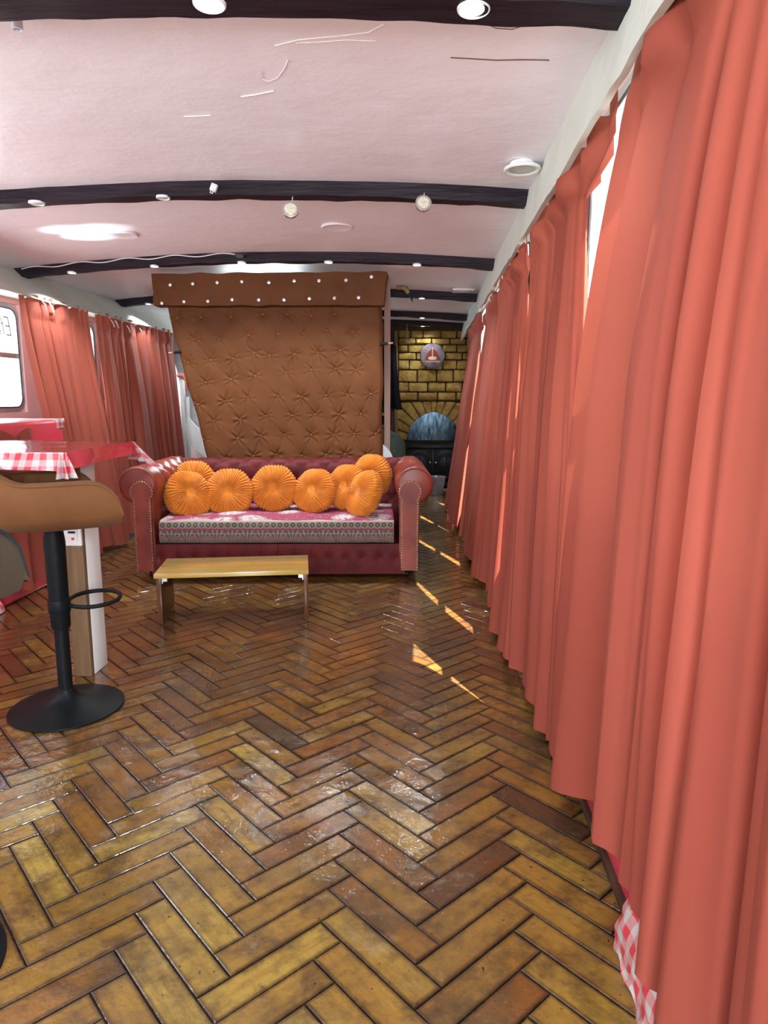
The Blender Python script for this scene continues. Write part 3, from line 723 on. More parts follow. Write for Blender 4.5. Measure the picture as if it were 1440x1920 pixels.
# ------------------------------------------------------------------ bar stools
def bar_stool(label, loc, rotz, mshell, minner, mpipe, hz=0.0, arm=0.0, group=None):
    t = thing('bar_stool', label, 'stool', loc, 0, group)
    bm = B(); bm_lathe(bm, [(.192, 0.0), (.197, .004), (.196, .009), (.17, .015), (.12, .022), (.075, .033), (.045, .048), (.033, .062), (.030, .070)], 56)
    obj('base', bm, 'blackmetal', t)
    bm = B(); bm_lathe(bm, [(.0245, .06), (.0245, .40)], 28); obj('pole', bm, 'blackmetal', t)
    bm = B(); bm_lathe(bm, [(.029, .058), (.031, .062), (.031, .072), (.026, .078)], 28); obj('collar', bm, 'chrome' if 0 else 'blackmetal', t)
    bm = B(); bm_lathe(bm, [(.030, .305), (.0335, .315), (.0345, .45), (.036, .62 + hz), (.030, .675 + hz)], 28); obj('gas_lift_cover', bm, 'blackmetal', t)
    c, s = math.cos(rotz), math.sin(rotz)
    rot = Matrix.Rotation(rotz, 4, 'Z')
    pts = []
    for k in range(41):
        a = -PI * .90 + PI * 1.8 * k / 40
        pts.append(rot @ Vector((.118 + .088 * math.cos(a) , .105 * math.sin(a), .395 + .004 * math.cos(a))))
    pts = [rot @ Vector((.028, -.018, .382))] + pts + [rot @ Vector((.028, .018, .382))]
    bm = B(); bm_tube(bm, pts, .0078, 10); bm_lathe(bm, [(.036, .365), (.0375, .37), (.0375, .405), (.036, .41)], 28); obj('footrest', bm, 'blackmetal', t)
    # shell
    hw, rb = .218, .20
    def path(q):  # q 0..1 around the U, front arm ends at x=+fx
        fx = .190; la = fx + .02; arc = PI * hw; tot = 2 * la + arc; d = q * tot
        if d < la: return Vector((fx - d, -hw)), Vector((0, -1)), d / la
        if d < la + arc:
            a = -PI / 2 - (d - la) / hw; return Vector((-.02 + hw * math.cos(a) * .98, hw * math.sin(a))), Vector((math.cos(a), math.sin(a))), 1
        d -= la + arc; return Vector((-.02 + d, hw)), Vector((0, 1)), 1 - d / la
    z0 = .700 + hz
    def height(q):
        p, nrm, k = path(q); fx = .190
        h = .148 + arm * (1 if k >= 1 else 0)
        bk = max(0, (-.10 - p.x) / .14); h += .075 * min(1, bk) ** 1.5
        e = (fx - p.x) / .11
        if e < 1: h = .035 + (h - .035) * math.sqrt(max(0, 1 - (1 - max(0, e)) ** 2.2))
        return h
    NP = 90
    def shell(q, v):
        p, nrm, k = path(q); h = height(q)
        e = max(0, min(1, (.190 - p.x) / .03)); th = .036 * (.45 + .55 * e)
        # loop: 0 outer bottom ->  outer top -> inner top -> inner bottom
        L = [(-.045, -.012), (-.018, .0), (0.0, .03), (.008, h * .6), (.006, h - .012), (0, h - .003), (-th * .5, h + .003), (-th, h - .004), (-th - .004, h - .02), (-th - .004, .03), (-th, .0)]
        i = int(round(v * (len(L) - 1))); o_, z_ = L[i]
        if z_ > h: z_ = h + .003
        q2 = p + nrm * o_
        w = rot @ Vector((q2.x, q2.y, z0 + z_)); return w
    bm = B(); g_ = bm_grid(bm, shell, NP, 11)
    bm.faces.new(g_[0]); bm.faces.new(g_[-1][::-1]); sh = obj('shell', bm, mshell, t, angle=70)
    bm = B(); bm_tube(bm, [rot @ Vector((*(path(q)[0] + path(q)[1] * .003), z0 + height(q) - .006)) for q in [i / 70 for i in range(71)]], .0055, 8)
    obj('piping', bm, mpipe, t)
    bm = B()   # quilted lining
    def lin(q, v):
        qq = .03 + q * .94; p, nrm, k = path(qq); h = height(qq) - .008; th = .040
        s_ = qq * 1.25; zz = .03 + v * (h - .03)
        pl = (abs(math.sin(PI * (s_ * 13 + zz * 11))) * abs(math.sin(PI * (s_ * 13 - zz * 11)))) ** .5
        q2 = p - nrm * (th + .007 * pl); return rot @ Vector((q2.x, q2.y, z0 + zz))
    bm_grid(bm, lin, 220, 18); obj('quilted_lining', bm, minner, t)
    bm = B()
    poly = [path(i / 40)[0] * 1.0 for i in range(41)]
    lay = [(0.965, -.012), (.985, -.004), (.80, -.012)]
    def cush(sc, z): return [rot @ Vector((p.x * sc, p.y * sc, z)) for p in poly]
    rings = [cush(.78, z0 - .014), cush(.80, z0 - .010), cush(.80, z0 + .05), cush(.77, z0 + .072), cush(.65, z0 + .080), cush(.3, z0 + .084)]
    prev = None
    for ring in rings:
        vv = [bm.verts.new(p) for p in ring]
        if prev:
            for i in range(len(vv)): bm.faces.new((prev[i], prev[(i + 1) % len(vv)], vv[(i + 1) % len(vv)], vv[i]))
        else: bm.faces.new(vv[::-1])
        prev = vv
    bm.faces.new(prev); obj('seat', bm, minner, t, angle=50)
    return t
bar_stool('tan velvet bar stool with black round pedestal beside the gingham table', (-1.300, 2.31, 0), math.radians(36), 'brownvelvet', 'brownvelvet', 'brownvelvet')
bar_stool('grey-brown bar stool with dark piping cut off by the left edge', (-1.025, 1.12, 0), math.radians(80), 'greyvelvet', 'greenseat', 'cyan', hz=.045)

# ------------------------------------------------------------------ low bench table
p0 = at(302, 1170, Z=0); p1 = at(578, 1160, Z=0); ang = math.atan2(p1.y - p0.y, p1.x - p0.x); wid = (p1 - p0).length
hb = at(293, 1076, Y=p0.y).z
t = thing('bench_table', 'low yellow varnished bench table in front of the sofa', 'table', p0, ang)
bm = B(); bm_box(bm, -.022, wid + .006, -.012, .335, hb - .022, hb, .002); obj('top', bm, 'benchwood', t)
for x in (0, wid - .02):
    bm = B(); bm_box(bm, x - (.012 if x == 0 else 0), x + .010 + (0 if x == 0 else .012), 0, .325, 0, hb - .022, .001); obj('side_panel', bm, 'benchside', t)
for x, s in ((.012, 1), (wid - .022, -1)):
    bm = B(); bm_box(bm, x - .004 * (s < 0), x + .022 * s if s > 0 else x, .012, .040, hb - .028, hb - .0225) if s > 0 else bm_box(bm, x - .026, x, .012, .040, hb - .028, hb - .0225)
    bm_box(bm, min(x, x + .004 * s), max(x, x + .004 * s), .012, .040, hb - .055, hb - .0225)
    bm_box(bm, min(x, x + .024 * s), max(x, x + .024 * s), .02, .024, hb - .046, hb - .0225)
    obj('corner_bracket', bm, 'bracket', t, smooth=False)

# ------------------------------------------------------------------ sofa
SR = math.radians(4.0)
SC = Vector((-.915, 4.165, 0))
sofa = thing('chesterfield_sofa', 'oxblood leather rolled-arm sofa with nailhead trim and patterned throw on its seat', 'sofa', SC, SR)
# local: x along, y=0 front plane, +y back
def tuft(u, v, p=0.16, q=0.11):
    return (abs(math.sin(PI * (u / p + v / q))) * abs(math.sin(PI * (u / p - v / q)))) ** .38
def keyhole(cx, cz, r, hw, zb, n=26, out=0.0):
    P = []
    a0 = math.asin(min(1, hw / r))
    for k in range(n + 1):
        a = -PI / 2 + a0 + (2 * PI - 2 * a0) * k / n
        P.append((cx + r * math.cos(a), cz + r * math.sin(a)))
    return [(cx + hw, zb)] + P + [(cx - hw, zb)]
for s in (-1, 1):
    # arm body: rolled profile swept from front to back
    cx, cz, R_ = .848, .585, .118
    prof = []
    zb = .05
    # inner side (towards seat) up, around the roll, down the outer side
    n1 = 8
    for k in range(n1): prof.append((.755 + .004 * k / n1, .20 + (.50 - .20) * k / n1, 0))
    n2 = 26
    for k in range(n2 + 1):
        a = PI * 1.12 - (PI * 1.62) * k / n2
        prof.append((cx + R_ * math.cos(a), cz + R_ * math.sin(a), 1))
    prof += [(.872, .455, 0), (.868, .40, 0), (.868, .2, 0), (.868, zb, 0), (.77, zb, 0)]
    m_ = len(prof); bm = B(); NY = 70; rings = []
    for j in range(NY + 1):
        y = .0 + .86 * j / NY; e = 0.0
        sh = 1.0
        if j < 5: sh = [.80, .90, .955, .985, 1.0][j]; y = [.0, .0025, .009, .018, .03][j]
        ring = []
        for i, (px, pz, rl) in enumerate(prof):
            qx, qz = px, pz
            if rl:
                qx, qz = cx + (px - cx) * sh, cz + (pz - cz) * sh
                ang_ = math.atan2(pz - cz, px - cx)
                if j < 14: # gathered creases at front
                    qx += math.cos(ang_) * .0022 * math.sin(ang_ * 34) * (1 - j / 14); qz += math.sin(ang_) * .0022 * math.sin(ang_ * 34) * (1 - j / 14)
                d = max(0, min(1, (y - .12) / .1)) * (1 if ang_ > .9 or ang_ < -2.6 else max(0, (ang_ - .3) / .6))
                tt = tuft(y, ang_ * R_, .15, .14) - 1
                qx += math.cos(ang_) * .014 * d * tt; qz += math.sin(ang_) * .014 * d * tt
            elif i < n1:
                tt = tuft(y, pz, .15, .14) - 1; qx += -.012 * -tt * -1 * (1 if y > .15 else 0) * 0
            ring.append(bm.verts.new((s * qx, y, qz)))
        rings.append(ring)
    for a, b in zip(rings, rings[1:]):
        for i in range(m_): bm.faces.new((a[i], a[(i + 1) % m_], b[(i + 1) % m_], b[i]))
    bm.faces.new(rings[0][::-1]); bm.faces.new(rings[-1])
    arm = obj('arm', bm, 'leather', sofa, angle=60)
    bm = B(); P = [(s * a, b) for a, b in keyhole(cx - .028, .548, .070, .052, .055)]
    bm_prism(bm, P, .022, 'y', -.014); bmesh.ops.bevel(bm, geom=[e for e in bm.edges if all(v.co.y < -.01 for v in e.verts)], offset=.006, segments=2, affect='EDGES')
    obj('arm_facing', bm, 'leather', arm, angle=50)
    bm = B(); path_ = keyhole(cx - .028, .548, .066, .048, .06, 60); 
    # resample at even spacing
    pp = [Vector(p) for p in path_]; dist = 0; nxt = 0; step = .0155
    for a, b in zip(pp, pp[1:]):
        L_ = (b - a).length
        while nxt <= dist + L_:
            q = a + (b - a) * ((nxt - dist) / L_)
            bmesh.ops.create_icosphere(bm, subdivisions=1, radius=.0056, matrix=Matrix.Translation((s * q.x, -.015, q.y))); nxt += step
        dist += L_
    o = obj('nail_trim', bm, 'brass', arm); o['label'] = 'row of small brass nailheads'
# backrest: rolled top, tufted
bm = B()
def backf(u, v):
    x = -.80 + 1.60 * u
    if v < .5:
        k = v / .5; y, z = .66 + .03 * k, .22 + (.545 - .22) * k; ny, nz = -1, 0.1; sv = z
    else:
        k = (v - .5) / .5; a = PI * 1.02 - PI * 1.4 * k; y, z = .775 + .095 * math.cos(a), .600 + .098 * math.sin(a); ny, nz = math.cos(a), math.sin(a); sv = .545 + k * .35
    tt = tuft(x, sv, .16, .16) - 1
    if v > .93: tt = 0
    return (x, y + ny * .020 * tt, z + nz * .020 * tt)
g_ = bm_grid(bm, backf, 160, 70)
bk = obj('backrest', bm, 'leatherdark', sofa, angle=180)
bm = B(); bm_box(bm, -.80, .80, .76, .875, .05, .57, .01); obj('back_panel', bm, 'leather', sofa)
for r0, off in ((0, 0), (1, .5)):
    for k in range(-5, 6):
        x = (k + off) * .16
        if abs(x) > .75: continue
        sv = .56 + r0 * .08; a = PI * 1.02 - PI * 1.4 * ((sv - .545) / .35)
        bm = B(); bmesh.ops.create_uvsphere(bm, u_segments=10, v_segments=6, radius=.009, matrix=Matrix.Translation((x, .775 + .080 * math.cos(a), .600 + .082 * math.sin(a))))
        obj('button', bm, 'leatherdark', bk)
# front rail, pleated
bm = B()
def rail(u, v):
    x = -.79 + 1.58 * u; ph = (x / .105) % 1.0
    bul = abs(math.sin(PI * ph)) ** .18; z = .028 + v * .192
    bb = 1 - abs(v - .5) * .8
    dip = .012 * math.exp(-(((ph if ph < .5 else ph - 1) * .105) ** 2 + (z - .135) ** 2) / .0006)
    return (x, .010 - .0060 * bul * bb + dip * .8, z)
bm_grid(bm, rail, 481, 14)
def ledge(u, v): return (-.79 + 1.58 * u, .016 + v * .12, .22 + .003 * math.sin(v * PI))
bm_grid(bm, ledge, 20, 4)
bm_box(bm, -.79, .79, .03, .80, .03, .218)
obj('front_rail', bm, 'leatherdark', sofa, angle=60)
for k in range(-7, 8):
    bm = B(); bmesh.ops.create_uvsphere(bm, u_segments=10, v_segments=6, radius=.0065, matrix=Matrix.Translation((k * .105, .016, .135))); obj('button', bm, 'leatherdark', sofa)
for x in (-.80, .80):
    for y in (.05, .80):
        bm = B(); bm_lathe(bm, [(.004, -.012), (.019, -.012), (.019, .012), (.004, .012)], 18, (x, y, .021), Matrix.Rotation(PI / 2, 4, 'Y')); bm_box(bm, x - .016, x + .016, y - .01, y + .01, .03, .055, .003); obj('caster', bm, 'blackmetal', sofa)
# seat cushion with the throw (its own coordinates follow the sofa)
bm = B()
nu, nv = 110, 40
def seat(u, v):
    x = -.722 + 1.444 * u
    # profile: bottom front -> front face -> top -> back
    hh = .378 - .012 * math.exp(-((x + .6) / .15) ** 2) + .004 * math.sin(x * 17) - .008 * math.exp(-((x) / .5) ** 2)
    P = [(.02, .226), (-.012, .232), (-.022, .25), (-.024, .29), (-.022, .33), (-.016, hh - .02), (-.004, hh - .006), (.02, hh), (.08, hh + .004), (.2, hh + .008), (.4, hh + .01), (.60, hh + .006), (.66, hh)]
    q = v * (len(P) - 1); i = min(len(P) - 2, int(q)); k = q - i
    y = P[i][0] * (1 - k) + P[i + 1][0] * k; z = P[i][1] * (1 - k) + P[i + 1][1] * k
    y += .006 * noise.noise(Vector((x * 7, z * 9, 0))); z += .004 * noise.noise(Vector((x * 6, y * 6, 3)))
    return (x, y, z)
g_ = bm_grid(bm, seat, nu, 60)
bm.faces.new(g_[0]); bm.faces.new(g_[-1][::-1])
obj('seat_cushion', bm, 'throw', sofa, angle=60)['label'] = 'seat cushion under a magenta floral throw with grey-brown border'

# ------------------------------------------------------------------ pleated round cushions
def cushion_mesh():
    R_, T = .155, .066; npl = 46
    bm = B(); NT = 460; NR = 46; rows = []
    ctr = []
    for side_ in (1,):
        pass
    def prof(t):  # t 0 (front centre) .. 1 (back centre)
        a = t * PI; r = math.sin(a) ** .62 * R_; z = math.cos(a); z = math.copysign(abs(z) ** .75, z) * T
        # dimple at centre
        dm = math.exp(-(r / .035) ** 2) * .026; z -= math.copysign(dm, z); return r, z
    for j in range(1, NR):
        t = j / NR; r, z = prof(t); row = []
        for i in range(NT):
            th = 2 * PI * i / NT
            e = r / R_
            flat = max(0, min(1, (e - .12) / .25)) 
            jit = .9 * math.sin(th * 5 + 1) + .7 * math.sin(th * 3) + 1.6 * noise.noise(Vector((math.cos(th) * 2.2, math.sin(th) * 2.2, e * 2.5 + (3 if z > 0 else 0))))
            pl = abs(math.sin(th * npl / 2 + jit + .6 * math.sin(e * 5))) ** .38
            edge = max(0, 1 - abs(z) / (T * .62))
            # radial pleats on faces; crossing smocked folds round the edge
            sm = (abs(math.sin(th * npl / 2 + z * 60)) * abs(math.sin(th * npl / 2 - z * 60 + 1))) ** .6
            dz = math.copysign(1, z) * .021 * (pl - .75) * flat * (1 - edge)
            dr = edge * .020 * (sm - .6) + .003 * math.sin(th * 7) * e
            rr = r + dr
            row.append(bm.verts.new((rr * math.cos(th), -(z + dz), rr * math.sin(th))))
        rows.append(row)
    for a, b in zip(rows, rows[1:]):
        for i in range(NT): bm.faces.new((a[i], a[(i + 1) % NT], b[(i + 1) % NT], b[i]))
    bm.faces.new(rows[0]); bm.faces.new(rows[-1][::-1])
    bmesh.ops.recalc_face_normals(bm, faces=bm.faces)
    me = bpy.data.meshes.new('pleated_cover'); bm.to_mesh(me); bm.free(); me.materials.append(M['velvet'])
    me.polygons.foreach_set('use_smooth', [True] * len(me.polygons)); return me
CM = cushion_mesh()
bm = B(); bmesh.ops.create_uvsphere(bm, u_segments=18, v_segments=10, radius=.016, matrix=Matrix.Translation((0, -.024, 0)) @ Matrix.Diagonal((1, .6, 1, 1))); 
btn = bpy.data.meshes.new('button'); bm.to_mesh(btn); bm.free(); btn.materials.append(M['velvet']); btn.polygons.foreach_set('use_smooth', [True] * len(btn.polygons))
def cushion(px, py, Y, rx, rz, ry, sc, label):
    p = at(px, py, Y=Y); t = thing('round_cushion', label, 'cushion', p, 0, 'amber pleated round cushions on the sofa')
    t.rotation_euler = (math.radians(rx), math.radians(ry), math.radians(rz)); t.scale = (sc, sc, sc)
    a = bpy.data.objects.new('pleated_cover', CM); COL.objects.link(a); a.parent = t
    b = bpy.data.objects.new('button', btn); COL.objects.link(b); b.parent = t
for c in [
    (353, 928, 4.40, -26, 36, 8, 1.04, 'amber round cushion leaning at the far left front of the sofa'),
    (364, 906, 4.66, -12, 10, 0, 1.0, 'amber round cushion mostly hidden behind the leftmost one'),
    (430, 924, 4.50, -20, 3, 0, 1.05, 'amber round cushion second from left in the front row'),
    (514, 916, 4.55, -14, -2, 0, 1.02, 'amber round cushion upright in the middle of the sofa'),
    (590, 921, 4.52, -22, -22, 0, 0.98, 'amber round cushion just right of the middle one'),
    (650, 913, 4.56, -20, -28, 0, 0.98, 'amber round cushion behind the tilted rightmost front one'),
    (697, 893, 4.66, -8, -28, 0, 0.96, 'amber round cushion highest, against the right arm'),
    (683, 927, 4.40, -24, -50, -14, 1.02, 'amber round cushion tilted sideways in front at the right arm')]:
    cushion(*c)

# ------------------------------------------------------------------ tufted panel and pelmet behind the sofa
YP = 5.17
def cp(cx, cy, Y): return at(200 + cx * 700 / 1440, 480 + cy * 700 / 1440, Y=Y)
rowsb = [[(277, 240), (368, 238), (484, 237), (607, 226), (697, 226), (791, 231), (882, 226)],
 [(341, 322), (439, 322), (550, 307), (663, 301), (762, 300), (850, 289), (949, 292)],
 [(319, 412), (404, 402), (491, 396), (571, 373), (631, 386), (726, 379), (818, 373), (903, 364), (993, 370)],
 [(386, 488), (482, 475), (575, 462), (695, 449), (792, 439), (885, 435), (963, 440)],
 [(357, 573), (460, 561), (548, 546), (664, 540), (754, 545), (850, 537), (930, 533), (1020, 532)],
 [(418, 636), (518, 630), (617, 617), (719, 616), (807, 612), (897, 611), (981, 609)],
 [(376, 705), (510, 703), (597, 692), (689, 690), (791, 690), (878, 689), (957, 686), (1039, 686)],
 [(466, 778), (570, 770), (657, 766), (754, 771), (848, 766), (920, 764), (1000, 768)]]
bt = [[cp(x, y, YP) for x, y in r] for r in rowsb]
org = Vector((-1.1, YP, .25))
tp = thing('tufted_panel', 'large brown tufted leatherette panel standing behind the sofa, narrowing downwards', 'panel', org)
PTS = np.array([(b.x - org.x, b.z - org.z) for r in bt for b in r])
segs = []
for ra, rb in zip(bt, bt[1:]):
    for a in ra:
        for b in sorted(rb, key=lambda q: (q - a).length)[:2]:
            if (a - b).length < .24: segs.append(((a.x - org.x, a.z - org.z), (b.x - org.x, b.z - org.z)))
cTL, cTR = at(312, 575, Y=YP), at(716, 574, Y=YP); cBL, cBR = at(400, 905, Y=YP), at(718, 905, Y=YP)
cTL.z += .03; cTR.z += .03
k_ = (cBL.z - org.z) / (cTL.z - cBL.z); LB = cBL + (cBL - cTL) * k_; RB = cBR + (cBR - cTR) * k_
NU, NV = 300, 240
uu, vv = np.meshgrid(np.linspace(0, 1, NU), np.linspace(0, 1, NV), indexing='ij')
wob = .004 * np.sin(vv * 23) + .006 * np.sin(vv * 9 + 1)
X_ = ((1 - uu) * ((1 - vv) * LB.x + vv * cTL.x) + uu * ((1 - vv) * RB.x + vv * cTR.x)) - org.x + wob * (uu * 2 - 1)
Z_ = ((1 - vv) * 0 + vv * (cTL.z - org.z)) + 0 * uu
D = np.zeros_like(X_)
rsd = np.random.RandomState(5)
dmin = np.full_like(X_, 9.)
for (bx, bz) in PTS:
    r = np.hypot(X_ - bx, Z_ - bz); th = np.arctan2(Z_ - bz, X_ - bx); dmin = np.minimum(dmin, r)
    ph = rsd.rand() * 6.28; st_ = rsd.uniform(.5, 1.3)
    D += -.007 * np.exp(-(r / .020) ** 2) - .006 * np.exp(-(r / .06) ** 2)
    D += st_ * .0036 * np.cos(th * 7 + ph + 1.2 * np.sin(th * 2 + ph)) * np.exp(-((r - .03) / .032) ** 2)
for (a, b) in segs:
    a, b = np.array(a), np.array(b); ab = b - a; L_ = np.hypot(*ab)
    t_ = np.clip(((X_ - a[0]) * ab[0] + (Z_ - a[1]) * ab[1]) / L_ ** 2, 0, 1)
    d = np.hypot(X_ - a[0] - t_ * ab[0], Z_ - a[1] - t_ * ab[1])
    D += -.0036 * np.exp(-(d / .0055) ** 2) * (.15 + .85 * np.abs(2 * t_ - 1)) + .0014 * np.exp(-((d - .014) / .008) ** 2) * np.abs(2 * t_ - 1)
D += .003 * np.sin(X_ * 30 + Z_ * 11) * np.sin(Z_ * 21 - X_ * 5)
edge = np.minimum(np.minimum(uu, 1 - uu) * 1.5, np.minimum(vv, 1 - vv) * 1.2)
D -= .03 * np.exp(-(edge / .012))
bm = B(); gr = [[bm.verts.new((X_[i, j], -.03 - D[i, j], Z_[i, j])) for j in range(NV)] for i in range(NU)]
for i in range(NU - 1):
    for j in range(NV - 1): bm.faces.new((gr[i][j], gr[i + 1][j], gr[i + 1][j + 1], gr[i][j + 1]))
# sides wrapping to the back
loop = [gr[i][0] for i in range(NU)] + [gr[-1][j] for j in range(1, NV)] + [gr[i][-1] for i in range(NU - 2, -1, -1)] + [gr[0][j] for j in range(NV - 2, 0, -1)]
bkv = [bm.verts.new((v.co.x, .035, v.co.z)) for v in loop]
for i in range(len(loop)): bm.faces.new((loop[i], bkv[i], bkv[(i + 1) % len(loop)], loop[(i + 1) % len(loop)]))
bm.faces.new(bkv)
obj('padding', bm, 'tan', tp, angle=70)
bm = B(); bmesh.ops.create_uvsphere(bm, u_segments=14, v_segments=8, radius=.0085, matrix=Matrix.Diagonal((1, .55, 1, 1)))
tm = bpy.data.meshes.new('button'); bm.to_mesh(tm); bm.free(); tm.materials.append(M['tanbtn']); tm.polygons.foreach_set('use_smooth', [True] * len(tm.polygons))
for x, z in PTS:
    o = bpy.data.objects.new('button', tm); COL.objects.link(o); o.parent = tp; o.location = (x, -.030 + .010, z)
bm = B()
for x in (-.42, .68): bm_box(bm, x - .03, x + .03, .036, .09, -.25, 1.5, .003)
obj('back_frame', bm, 'brownwood', tp)
# pelmet
YQ = 5.02
q0, q1, q2, q3 = at(284, 513, Y=YQ), at(726, 509, Y=YQ), at(719, 572, Y=YQ), at(288, 573, Y=YQ)
pelo = Vector((-1.1, YQ, 1.76)); pel = thing('pelmet', 'brown leatherette pelmet box with two rows of crystal studs above the tufted panel', 'pelmet', pelo)
def pf(u, v):
    a = q3 * (1 - u) + q2 * u; b = q0 * (1 - u) + q1 * u; p = a * (1 - v) + b * v
    d = .006 * noise.noise(Vector((u * 9, v * 3, 0))) + .003 * math.sin(u * 60 + v * 4)
    return (p.x - pelo.x + .008 * noise.noise(Vector((v * 6, u * 2, 7))), d, p.z - pelo.z + .008 * noise.noise(Vector((u * 12, v * 2, 5))) )
bm = B(); g_ = bm_grid(bm, pf, 120, 16)
loop = [g_[i][0] for i in range(120)] + [g_[-1][j] for j in range(1, 16)] + [g_[i][-1] for i in range(118, -1, -1)] + [g_[0][j] for j in range(14, 0, -1)]
bkv = [bm.verts.new((v.co.x, .13, v.co.z)) for v in loop]
for i in range(len(loop)): bm.faces.new((loop[i], bkv[i], bkv[(i + 1) % len(loop)], loop[(i + 1) % len(loop)]))
bm.faces.new(bkv); obj('cover', bm, 'tan', pel, angle=60)
bm = B(); bmesh.ops.create_icosphere(bm, subdivisions=2, radius=.0125, matrix=Matrix.Diagonal((1, .6, 1, 1)))
cm_ = bpy.data.meshes.new('crystal_stud'); bm.to_mesh(cm_); bm.free(); cm_.materials.append(M['crystal'])
for x, y in [(246, 112), (333, 108), (427, 103), (522, 100), (627, 103), (724, 97), (820, 96), (924, 94), (1022, 81), (214, 183), (299, 177), (391, 175), (485, 169), (587, 170), (685, 170), (783, 165), (879, 163), (972, 161)]:
    p = cp(x, y, YQ); o = bpy.data.objects.new('crystal_stud', cm_); COL.objects.link(o); o.parent = pel; o.location = (p.x - pelo.x, -.006, p.z - pelo.z)
# the strip of pale wall/board seen between pelmet and panel
a, b = at(318, 575, Y=5.13), at(716, 573, Y=5.13)
# poles through the panel
for (x0_, x1_, y_, lab, s) in ((316, 336, 662, 'short black rod with pale tip sticking out left of the tufted panel', 1), (737, 717, 643, 'short black rod with wooden tip sticking out right of the tufted panel', -1)):
    a = at(x0_, y_, Y=5.15); b = at(x1_, y_ - (2 if s > 0 else -2), Y=5.15)
    d = (b - a); root = thing('rod', lab, 'rod', a)
    bm = B(); bm_tube(bm, [d * .45, d * .75, d * 1.25], [.008, .011, .013], 10); obj('shaft', bm, 'poleblack', root)
    bm = B(); bm_tube(bm, [d * 0, d * .46], .0065, 10); obj('tip', bm, 'tip', root)

# ------------------------------------------------------------------ things behind the panel, right side
a, b = at(727, 592, Y=5.55), at(736, 822, Y=5.55)
bm = B(); bm_box(bm, a.x - .026, a.x + .020, 5.53, 5.57, 0, ceil_z(a.x) , .003)
tag(obj('timber_prop', bm, 'postpink'), 'slim pinkish timber prop standing right of the tufted panel', 'post')
# black coat
t = thing('hanging_coat', 'black coat hanging left of the stone wall', 'coat', (-.47, 8.70, 1.78))
bm = B()
def coat(u, v):
    w = .11 + .12 * v ** 1.5
    x = (u - .5) * 2 * w * (1 if u < .5 else .72); z = -v * .76
    return (x, .02 - .10 * math.sin(PI * u) + .012 * math.sin(u * 22) * (.3 + v), z + (.06 * math.sin(u * PI) - .05) * (1 - v) + .05 * v * math.sin(u * 3 + 2))
bm_grid(bm, coat, 50, 30); bm.normal_update(); bmesh.ops.solidify(bm, geom=bm.faces[:], thickness=.012)
obj('coat_body', bm, 'cloth_black', t)
bm = B(); bm_tube(bm, [(0, .245, -.0), (0, .06, .0), (0, .0, -.01), (0, -.03, .02)], .008, 8); obj('peg', bm, 'blackmetal', t)
# dark shelving under the coat
t = thing('shelf_unit', 'dark brown shelving below the black coat beside the stone wall', 'shelves', (-.62, 8.6, 0))
bm = B(); bm_box(bm, -.25, -.22, -.15, .15, 0, .94); obj('side_panel', bm, 'shelf', t, smooth=False)
bm = B(); bm_box(bm, .18, .21, -.15, .15, 0, .94); obj('side_panel', bm, 'shelf', t, smooth=False)
for z in (.1, .3, .48, .62, .76, .9):
    bm = B(); bm_box(bm, -.22, .18, -.15, .15, z, z + .025); obj('shelf', bm, 'brownwood', t, smooth=False)
# stove
sv = thing('fireplace_stove', 'black cast iron stove with arched steel hood in the stone wall', 'stove', (ac.x, 8.72, 0))
bm = B(); P = []
for k in range(41):
    a = -PI / 2 + PI * k / 40; q = arch_in(a * 1.0); P.append((q.x * 1.02, ac.z + q.y * 1.03))
bm_prism(bm, P, .03, 'y', .13); obj('hood', bm, 'hood', sv, angle=30)
bm = B(); bm_box(bm, -.38, .36, -.20, .2, .50, .545, .01); obj('top_plate', bm, 'iron', sv)
bm = B(); bm_box(bm, -.35, .34, -.16, .2, .10, .50, .01); bm_box(bm, -.38, .36, -.20, .2, 0.03, .10, .01); bm_box(bm, -.35, .34, -.18, .2, .13, .16, .008); obj('firebox', bm, 'iron', sv)
for dx in (-.17, .16):
    bm = B(); bm_box(bm, dx - .155, dx + .155, -.178, -.160, .18, .49, .006)
    # raised gothic arch moulding on the door
    for r_ in (.11, .085):
        bm_tube(bm, [(dx + r_ * math.cos(PI * k / 20), -.182, .34 + r_ * .9 * math.sin(PI * k / 20)) for k in range(21)], .007, 8)
    for q in (-.11, .11): bm_tube(bm, [(dx + q, -.182, .34), (dx + q, -.182, .22)], .007, 8)
    bm_tube(bm, [(dx - .11, -.182, .22), (dx + .11, -.182, .22)], .007, 8); bm_tube(bm, [(dx, -.182, .42), (dx, -.182, .22)], .006, 8)
    d_ = obj('door', bm, 'iron', sv)
    bm = B(); bmesh.ops.create_uvsphere(bm, u_segments=12, v_segments=8, radius=.014, matrix=Matrix.Translation((dx + (.13 if dx < 0 else -.13), -.19, .33))); obj('knob', bm, 'brass', d_)
for dx in (-.33, .31):
    bm = B(); bm_box(bm, dx - .03, dx + .03, -.17, -.11, 0, .03, .004); obj('foot', bm, 'iron', sv)
bm = B(); bm_box(bm, ac.x - .45, XR - .05, 8.40, 8.515, 0.0, .012, .003)
tag(obj('hearth_strip', bm, 'brownwood'), 'pale edged hearth board on the floor under the stove', 'hearth')
